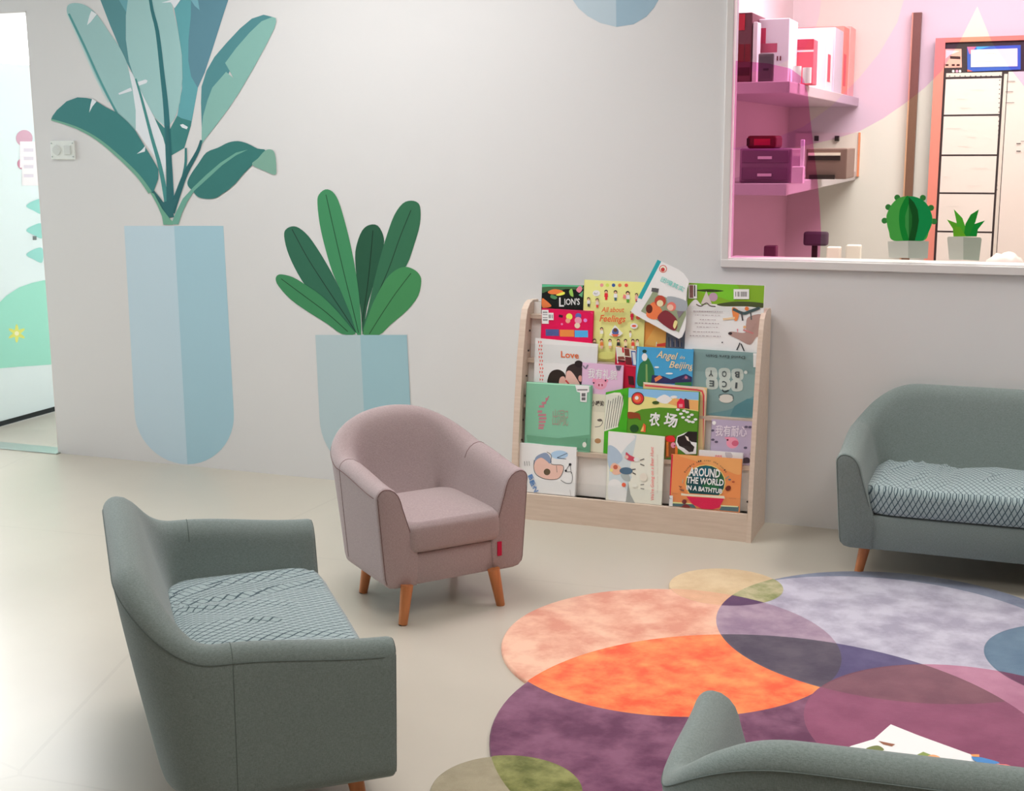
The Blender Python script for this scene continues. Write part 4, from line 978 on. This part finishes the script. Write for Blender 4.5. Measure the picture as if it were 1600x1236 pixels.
a = b.art(); a.rect(835, 765, 1062, 900, (214, 196, 180)); a.rect(835, 765, 848, 940, WH); a.rect(905, 770, 925, 820, (190, 40, 50)); a.rect(930, 775, 985, 850, (110, 50, 40)); a.poly([(848, 870), (915, 860), (930, 890), (848, 900)], (120, 60, 50)); a.rect(845, 905, 920, 920, (40, 30, 34))
a.rect(930, 860, 1000, 940, (96, 30, 34)); a.rect(1003, 790, 1055, 945, (58, 86, 150)); a.rect(1014, 802, 1048, 935, WH); a.rect(940, 1060, 1000, 1150, (66, 26, 34)); a.rect(925, 945, 1045, 955, (210, 60, 80)); b.done()
b = Book('lavender book 我有礼貌 with a pink pig, beside the Love book', 3, .014, (910, 566.5), (974, 571), (190, 158, 184), frame=K1)
a = b.art(); a.dot(668, 1165, 74, (214, 136, 158), 60); a.dot(606, 1130, 22, (206, 126, 150)); a.dot(736, 1130, 20, (206, 126, 150)); a.dot(672, 1175, 38, (226, 150, 168), 28); a.dot(656, 1176, 9, (150, 60, 80), 14); a.dot(690, 1176, 9, (150, 60, 80), 14); a.dot(600, 1154, 9, (60, 40, 60)); a.dot(728, 1128, 9, (60, 40, 60)); a.poly([(838, 965), (902, 965), (880, 1018), (850, 1018)], (80, 76, 92)); a.line([(490, 970), (515, 1000), (540, 960)], 14, (110, 104, 120)); b.done()
a = b.art(); a.text('我有礼貌', (540, 1090), (850, 1110), 78, (236, 228, 238), bold=.01); b.done('title')
b = Book('blue Angel in Beijing picture book in the middle row', 3, .010, (995, 541.5), (1083.5, 546), (62, 138, 180), frame=K3)
a = b.art(); a.poly([(96, 72), (110, 80), (96, 450), (86, 450)], (96, 170, 205)); a.poly([(95, 420), (110, 250), (150, 200), (190, 170), (250, 300), (215, 420)], (46, 102, 62), True); a.poly([(170, 230), (185, 230), (190, 400), (170, 400)], (110, 140, 84)); a.dot(160, 165, 26, (232, 228, 216), 36); a.dot(160, 112, 20, (30, 62, 56), 16)
a.poly([(215, 420), (230, 330), (330, 340), (400, 370), (480, 340), (540, 320), (605, 350), (605, 425), (440, 410), (300, 405)], (44, 44, 82)); a.poly([(250, 360), (300, 330), (325, 355), (260, 395)], (190, 110, 70)); a.poly([(500, 370), (540, 325), (580, 370)], (70, 66, 96)); a.dot(542, 352, 14, (160, 90, 110)); a.poly([(440, 400), (605, 395), (605, 430), (440, 420)], (44, 104, 60)); a.dot(272, 258, 22, (226, 232, 234), 8); a.dot(388, 316, 34, (220, 230, 232), 8); b.done()
a = b.art(); a.text('Angel', (268, 168), (462, 190), 66, (222, 178, 140), shear=.3, bold=.01); a.text('in', (484, 178), (528, 186), 34, (222, 178, 140), shear=.3); a.text('Beijing', (386, 262), (618, 276), 62, (222, 178, 140), shear=.3, bold=.01); b.done('title')
b = Book('grey green Ice Boy book standing upside down under the green back cover', 3, .0, (1082, 545), (1190, 552), (112, 138, 138), frame=K3)
a = b.art(); a.poly([(740, 690), (940, 640), (1080, 560), (1185, 520), (1165, 705)], (92, 128, 134), True); a.poly([(940, 700), (980, 610), (1100, 540), (1180, 540), (1168, 705)], (74, 116, 124))
for (x, y) in ((770, 312), (892, 316), (1010, 320), (775, 405), (893, 410), (1003, 420)): a.poly([(x-46, y-44), (x+44, y-46), (x+50, y+42), (x-40, y+46)], (164, 174, 168), True)
a.dot(1088, 298, 16, (186, 190, 184)); a.dot(905, 542, 66, (184, 182, 174), 40); a.line([(845, 540), (850, 505), (960, 505), (968, 545)], 6, (80, 92, 92)); a.line([(870, 460), (890, 480), (930, 465)], 12, (50, 60, 60)); a.rect(1160, 120, 1203, 250, (206, 212, 216)); b.done()
a = b.art()
for ch, x, y in (('Y', 770, 312), ('O', 892, 316), ('B', 1010, 320), ('E', 775, 405), ('C', 893, 410), ('I', 1003, 420)): a.text(ch, (x+(9 if ch == 'I' else 22), y-26), (x-(9 if ch == 'I' else 22), y-28), 54, (66, 74, 76), bold=.02)
a.text('David Ezra Stein', (1085, 150), (725, 138), 26, (54, 62, 62), bold=.01); b.done('title')
# second tier --------------------------------------------
b = Book('striped pink and cream board book behind the farm book', 2, -.004, (1005, 597), (1104, 606), (222, 176, 130), th=.012, frame=K3)
a = b.art(); a.line([(152, 402), (640, 432), (705, 440), (722, 480), (716, 1040)], 12, (226, 176, 176), False); a.line([(160, 424), (640, 452), (690, 462), (702, 500), (694, 1040)], 16, (190, 66, 78), False); a.line([(380, 372), (150, 400)], 8, (200, 205, 195), False); b.done()
b = Book('cream book with thin black lettering right of the mint book', 2, .0, (922, 615), (972, 619), (206, 196, 178), frame=K4)
a = b.art(); a.line([(668, 488), (710, 482), (735, 450), (722, 420), (690, 425)], 5, (70, 66, 62)); a.dot(712, 430, 22, (90, 84, 78), 10); a.dot(692, 610, 28, (160, 120, 84), 22); b.done()
a = b.art(); a.text('小暖的', (640, 300), (750, 300), 34, (50, 46, 44), bold=.02); b.done('title')
b = Book('open book with bright green edge and a page of small text', 2, .004, (946.5, 613), (985, 605), (64, 152, 34), frame=K4, th=.006)
a = b.art(); a.poly([(768, 208), (850, 208), (910, 225), (945, 270), (965, 330), (965, 530), (775, 530), (768, 300)], (212, 204, 186)); a.poly([(803, 420), (830, 520), (803, 528)], RED); a.poly([(765, 180), (960, 140), (962, 128), (765, 168)], (110, 200, 80)); b.done()
a = b.art()
for k in range(7): a.line([(812+k*22, 262+(k % 2)*14-(k > 2)*16), (838+k*21, 520)], 5, (70, 66, 64), False); a.layer -= 1
b.done('page_text')
b = Book('mint green hardcover with faded red lettering and white sticker', 2, .012, (822.5, 596.5), (925, 602.5), (112, 164, 138), th=.013, frame=K4)
a = b.art(); a.poly([(66, 90), (640, 125), (638, 140), (68, 104)], (150, 200, 174)); a.line([(640, 128), (655, 715)], 10, (84, 134, 104), False); a.poly([(75, 560), (350, 590), (640, 560), (650, 712), (80, 622)], (92, 142, 114))
for k, (x, y, w) in enumerate(((250, 235, 24), (225, 270, 40), (205, 300, 46), (190, 345, 40), (210, 375, 70), (215, 405, 66), (210, 435, 60), (205, 465, 50), (200, 490, 44))): a.rect(x-w/2, y, x+w/2, y+20, (166, 112, 120)); a.layer -= 1
a.layer += 1; a.line([(268, 220), (240, 270), (215, 300)], 8, (160, 104, 112)); a.dot(582, 648, 18, (206, 210, 190), 24); a.line([(604, 590), (600, 640)], 4, (70, 110, 84)); b.done()
a = b.art(); a.text('出', (300, 468), (350, 468), 110, (142, 138, 124)); a.text('洞', (352, 468), (402, 468), 110, (142, 138, 124)); a.text('记', (400, 470), (440, 470), 110, (142, 138, 124)); b.done('title')
a = b.art(); a.poly([(498, 118), (622, 120), (622, 185), (604, 190), (600, 275), (545, 270), (543, 190), (515, 182)], (226, 224, 222)); a.rect(518, 160, 608, 172, (110, 108, 110)); a.rect(556, 195, 590, 225, (90, 90, 92)); a.rect(556, 232, 590, 258, (90, 90, 92)); b.done('library_sticker')
b = Book('bright 农场 farm board book with cow, barn and green field', 2, .014, (982, 606), (1093, 612.5), (72, 126, 34), th=.012, frame=K6)
a = b.art(); a.poly([(318, 40), (1000, 76), (998, 270), (318, 275)], (232, 190, 122)); a.poly([(318, 40), (1000, 76), (998, 160), (860, 150), (760, 140), (650, 150), (480, 120), (318, 130)], (120, 164, 212)); a.poly([(590, 150), (650, 108), (690, 110), (740, 150), (700, 188), (640, 185)], (224, 222, 216), True); a.dot(760, 128, 34, (214, 226, 236), 14)
a.poly([(700, 190), (760, 140), (998, 165), (998, 262), (860, 235)], (228, 150, 92)); a.poly([(318, 300), (450, 245), (620, 228), (800, 238), (998, 268), (998, 690), (318, 690)], (74, 124, 36)); a.dot(412, 140, 62, (60, 40, 44)); a.dot(412, 140, 54, (190, 50, 50)); a.dot(408, 142, 36, (222, 100, 60)); a.dot(402, 135, 18, (236, 220, 200))
a.poly([(860, 235), (850, 170), (870, 140), (905, 160), (912, 245)], (74, 40, 44)); a.poly([(792, 235), (790, 180), (825, 138), (860, 160), (865, 238)], (190, 34, 60)); a.rect(808, 196, 845, 228, (214, 120, 130)); a.dot(585, 182, 34, (54, 74, 34), 16)
a.poly([(318, 272), (380, 275), (430, 290), (440, 350), (410, 330), (340, 335), (318, 320)], (124, 60, 34), True); a.dot(380, 430, 42, (34, 70, 34), 38); a.poly([(440, 460), (470, 380), (492, 400), (488, 465)], (214, 84, 50)); a.poly([(440, 455), (470, 400), (470, 455)], (232, 170, 100))
for (x, y) in ((800, 250), (830, 290), (860, 262), (850, 325), (890, 275), (905, 320), (935, 300), (910, 365), (945, 370), (970, 345), (885, 350)): a.dot(x, y, 19, (228, 226, 218), 12, k=12); a.layer -= 1
a.layer += 1
a.poly([(680, 500), (770, 495), (775, 690), (680, 735)], (120, 66, 30)); a.rect(690, 560, 712, 700, (206, 110, 40)); a.rect(775, 600, 800, 680, (206, 110, 40)); a.poly([(685, 520), (735, 500), (775, 530), (760, 560), (700, 555)], (196, 40, 44), True)
a.poly([(780, 570), (795, 505), (850, 482), (900, 462), (1000, 470), (998, 680), (880, 680), (830, 640), (800, 620)], (228, 224, 216)); a.poly([(860, 490), (900, 460), (998, 465), (998, 570), (930, 560), (900, 530)], (34, 28, 28)); a.poly([(795, 560), (800, 515), (860, 492), (905, 520), (930, 580), (962, 610), (950, 655), (910, 660), (860, 620), (815, 600)], (38, 30, 30)); a.poly([(870, 500), (900, 515), (915, 560), (890, 545)], (214, 190, 180)); a.dot(758, 592, 24, (214, 130, 150), 28); a.dot(770, 598, 8, (150, 30, 70)); b.done()
a = b.art(); a.text('农', (520, 388), (626, 398), 96, WH, bold=.03); a.text('场', (662, 392), (790, 412), 96, WH, bold=.03); b.done('title')
b = Book('small lilac book 我有耐心 with a pig at the right of its row', 2, .006, (1112, 655), (1177, 659), (156, 144, 166), frame=K3)
a = b.art(); a.dot(970, 955, 56, (206, 130, 150), 52); a.poly([(895, 905), (950, 900), (930, 940)], (200, 124, 146)); a.dot(995, 960, 32, (178, 86, 110), 26); a.dot(925, 928, 9, (90, 30, 50))
for x, y in ((786, 840), (790, 925), (822, 945), (1090, 1002), (1095, 810), (1130, 812)): a.dot(x, y, 17, (78, 72, 92), 11, k=10)
a.poly([(1060, 1110), (1100, 1090), (1130, 1105), (1128, 1140), (1060, 1140)], (52, 44, 58), True); a.dot(800, 770, 18, (206, 200, 210)); b.done()
a = b.art(); a.text('我有耐心', (812, 880), (1100, 892), 74, (214, 190, 208), bold=.01); b.done('title')
# bottom tier --------------------------------------------
b = Book('white book with a line drawing of a sleeping face, bottom left', 1, .006, (812, 692), (901, 699), (222, 220, 220), th=.016, frame=K4)
a = b.art(); a.dot(360, 735, 76, (150, 176, 206), 38); a.poly([(150, 760), (200, 725), (250, 720), (285, 770), (280, 810), (180, 800), (140, 830)], (118, 132, 156), True)
a.poly([(140, 860), (150, 790), (200, 760), (250, 790), (290, 820), (380, 822), (392, 860), (380, 910), (340, 948), (260, 950), (180, 920)], (214, 164, 152), True); a.dot(252, 885, 29, (84, 72, 56))
a.line([(140, 780), (136, 850), (160, 910), (240, 948), (340, 948), (385, 900), (392, 830), (290, 815), (290, 740), (250, 710)], 4.5, (50, 46, 48)); a.line([(335, 830), (340, 890)], 3, (50, 46, 48)); a.line([(340, 760), (430, 720)], 4, (50, 60, 80)); a.line([(340, 760), (420, 772)], 4, (50, 60, 80)); a.line([(455, 815), (418, 880), (468, 890), (470, 975), (420, 985), (372, 955)], 4, (50, 46, 48)); a.line([(455, 815), (465, 900)], 4, (50, 46, 48)); a.dot(455, 820, 12, (40, 40, 44)); a.dot(418, 875, 10, (40, 40, 44))
for x in (55, 75, 95): a.line([(x, 790), (x+4, 830)], 4, (90, 86, 84), False)
a.rect(346, 1085, 362, 1125, (196, 90, 90)); a.rect(372, 1100, 392, 1125, (90, 110, 150)); a.line([(455, 1040), (462, 1090)], 4, (160, 156, 156), False); b.done()
a = b.art(); a.text('国', (104, 962), (142, 944), 40, (84, 120, 166), bold=.04); a.text('国', (118, 1015), (158, 997), 42, (84, 120, 166), bold=.04); a.text('之', (138, 1062), (180, 1046), 40, (84, 120, 166), bold=.04); b.done('title')
b = Book('pale Bear Hunt picture book with sideways red title', 1, .012, (950.5, 674), (1038, 682.5), (212, 204, 188), th=.012, frame=K6)
a = b.art(); a.poly([(120, 470), (400, 490), (380, 600), (330, 800), (345, 900), (310, 950), (330, 1100), (370, 1180), (120, 1165)], (176, 186, 190)); a.poly([(125, 470), (380, 495), (300, 600), (200, 700), (120, 560)], (214, 214, 212), True); a.poly([(120, 600), (200, 620), (260, 720), (160, 800), (120, 780)], (150, 166, 182), True); a.poly([(120, 950), (200, 920), (280, 1000), (300, 1110), (200, 1160), (120, 1120)], (206, 210, 208), True); a.poly([(310, 940), (330, 1060), (370, 1180), (280, 1170)], (138, 142, 140)); a.poly([(240, 870), (310, 860), (330, 930), (270, 925)], (150, 158, 156), True)
a.poly([(140, 800), (180, 760), (240, 800), (240, 860), (170, 870)], (214, 160, 140), True); a.dot(190, 800, 22, (170, 90, 70)); a.dot(150, 830, 16, (224, 190, 120)); a.dot(292, 834, 64, (72, 96, 116), 34); a.line([(355, 850), (385, 865)], 9, (60, 56, 56)); a.line([(350, 820), (385, 815)], 9, (60, 56, 56)); a.poly([(295, 655), (330, 680), (385, 710), (370, 740), (300, 720)], (176, 66, 84), True); a.dot(300, 700, 18, (222, 160, 150)); a.dot(395, 722, 28, (220, 214, 196), 20); a.line([(430, 730), (470, 715)], 8, (70, 66, 64)); a.line([(430, 765), (470, 780)], 8, (70, 66, 64)); a.dot(268, 968, 20, (200, 90, 66)); a.dot(375, 975, 26, (214, 206, 190), 18); a.line([(430, 965), (465, 960)], 7, (90, 84, 80)); a.line([(430, 1000), (465, 1005)], 7, (90, 84, 80)); a.dot(460, 890, 36, (196, 190, 178), 40); b.done()
a = b.art(); a.text("We're Going on a Bear Hunt", (556, 1112), (562, 598), 30, (206, 110, 108), shear=.2, bold=.01); a.text('Michael Rosen  Helen Oxenbury', (600, 1040), (604, 670), 14, (180, 170, 160)); a.text('WALKER', (475, 1190), (560, 1196), 12, (90, 86, 80)); b.done('title')
b = Book('greyish white book mostly hidden behind the bathtub book', 1, -.002, (1092, 703), (1161, 708), (206, 206, 210), frame=K5)
a = b.art(); a.poly([(980, 165), (1040, 150), (1085, 200), (1080, 245), (1000, 240)], (166, 164, 170), True); a.text('888', (830, 240), (930, 245), 40, (196, 66, 80)); b.done()
b = Book('orange Around the World in a Bathtub book, bottom right', 1, .012, (1049, 709.5), (1159.5, 717.5), (226, 124, 74), th=.009, frame=K5)
a = b.art(); a.poly([(172, 190), (205, 192), (165, 1040), (135, 1035)], (186, 24, 60)); a.poly([(330, 200), (1220, 262), (1205, 500), (900, 400), (500, 280)], (232, 142, 88), True)
a.poly([(165, 905), (500, 925), (560, 1000), (900, 1020), (940, 960), (1190, 975), (1180, 1130), (140, 1040)], (66, 92, 98)); a.poly([(200, 895), (460, 918), (520, 935), (200, 918)], (232, 200, 140)); a.poly([(920, 950), (1175, 968), (1175, 985), (920, 970)], (232, 200, 160))
a.poly([(470, 900), (600, 1000), (560, 950)], (232, 140, 60)); a.dot(690, 620, 300, (226, 176, 106), 275); a.dot(690, 620, 285, (26, 66, 70), 262)
a.poly([(480, 470), (560, 400), (760, 370), (700, 500), (560, 560)], (24, 84, 98), True); a.poly([(640, 660), (800, 600), (900, 700), (760, 740)], (36, 92, 60), True); a.poly([(840, 420), (950, 520), (960, 620), (860, 600)], (40, 84, 56), True)
a.poly([(340, 762), (1000, 812), (1000, 890), (340, 860)], (226, 124, 74)); a.poly([(335, 765), (400, 780), (970, 815), (985, 855), (330, 800)], (232, 190, 170)); a.poly([(410, 818), (970, 856), (900, 985), (800, 1012), (640, 1005), (500, 930)], (190, 16, 66))
a.dot(380, 895, 34, (96, 30, 34)); a.poly([(330, 990), (400, 930), (480, 985), (400, 1000)], (106, 34, 38), True); a.dot(338, 995, 20, (222, 180, 90)); a.dot(468, 1000, 20, (222, 180, 90)); a.dot(1030, 700, 44, (96, 40, 30), 36, rot=-40); a.poly([(300, 700), (380, 715), (370, 740), (330, 730)], (120, 80, 60)); a.poly([(290, 655), (350, 670), (320, 690)], (130, 80, 60)); a.line([(985, 560), (1040, 520)], 14, (120, 130, 120)); a.dot(1050, 572, 22, (70, 96, 110), 12); a.dot(1105, 606, 22, (150, 70, 50), 12); a.line([(360, 560), (350, 620)], 10, (150, 160, 130)); a.dot(595, 1018, 16, (200, 200, 180)); b.done()
a = b.art()
a.text('AROUND', (445, 500), (905, 540), 118, WH, bold=.03); a.text('THE WORLD', (408, 612), (960, 662), 92, WH, bold=.03); a.text('IN A BATHTUB', (408, 712), (940, 778), 66, WH, bold=.03)
import itertools
for i, ch in enumerate('Bathing all over the world'):
    t_ = radians(212+116*i/25); cx_, cy_, rr_ = 690, 640, 345
    if ch == ' ': continue
    x, y = cx_+rr_*cos(t_)*1.0, cy_+rr_*sin(t_); dx, dy = -sin(t_), cos(t_)
    a.text(ch, (x-dx*9, y-dy*9), (x+dx*11, y+dy*11), 24, (60, 50, 50)); a.layer -= 1
a.layer += 1
a.text('Wade Bradford', (200, 775), (285, 782), 12, (150, 60, 50)); a.text('Micha Archer', (1045, 852), (1150, 860), 12, (150, 60, 50)); b.done('title')
a = b.art(); a.poly([(135, 795), (212, 802), (208, 1005), (130, 998)], (222, 220, 226)); a.dot(160, 838, 10, (60, 60, 110)); a.line([(170, 846), (195, 850)], 5, (90, 90, 130), False); b.done('library_sticker')
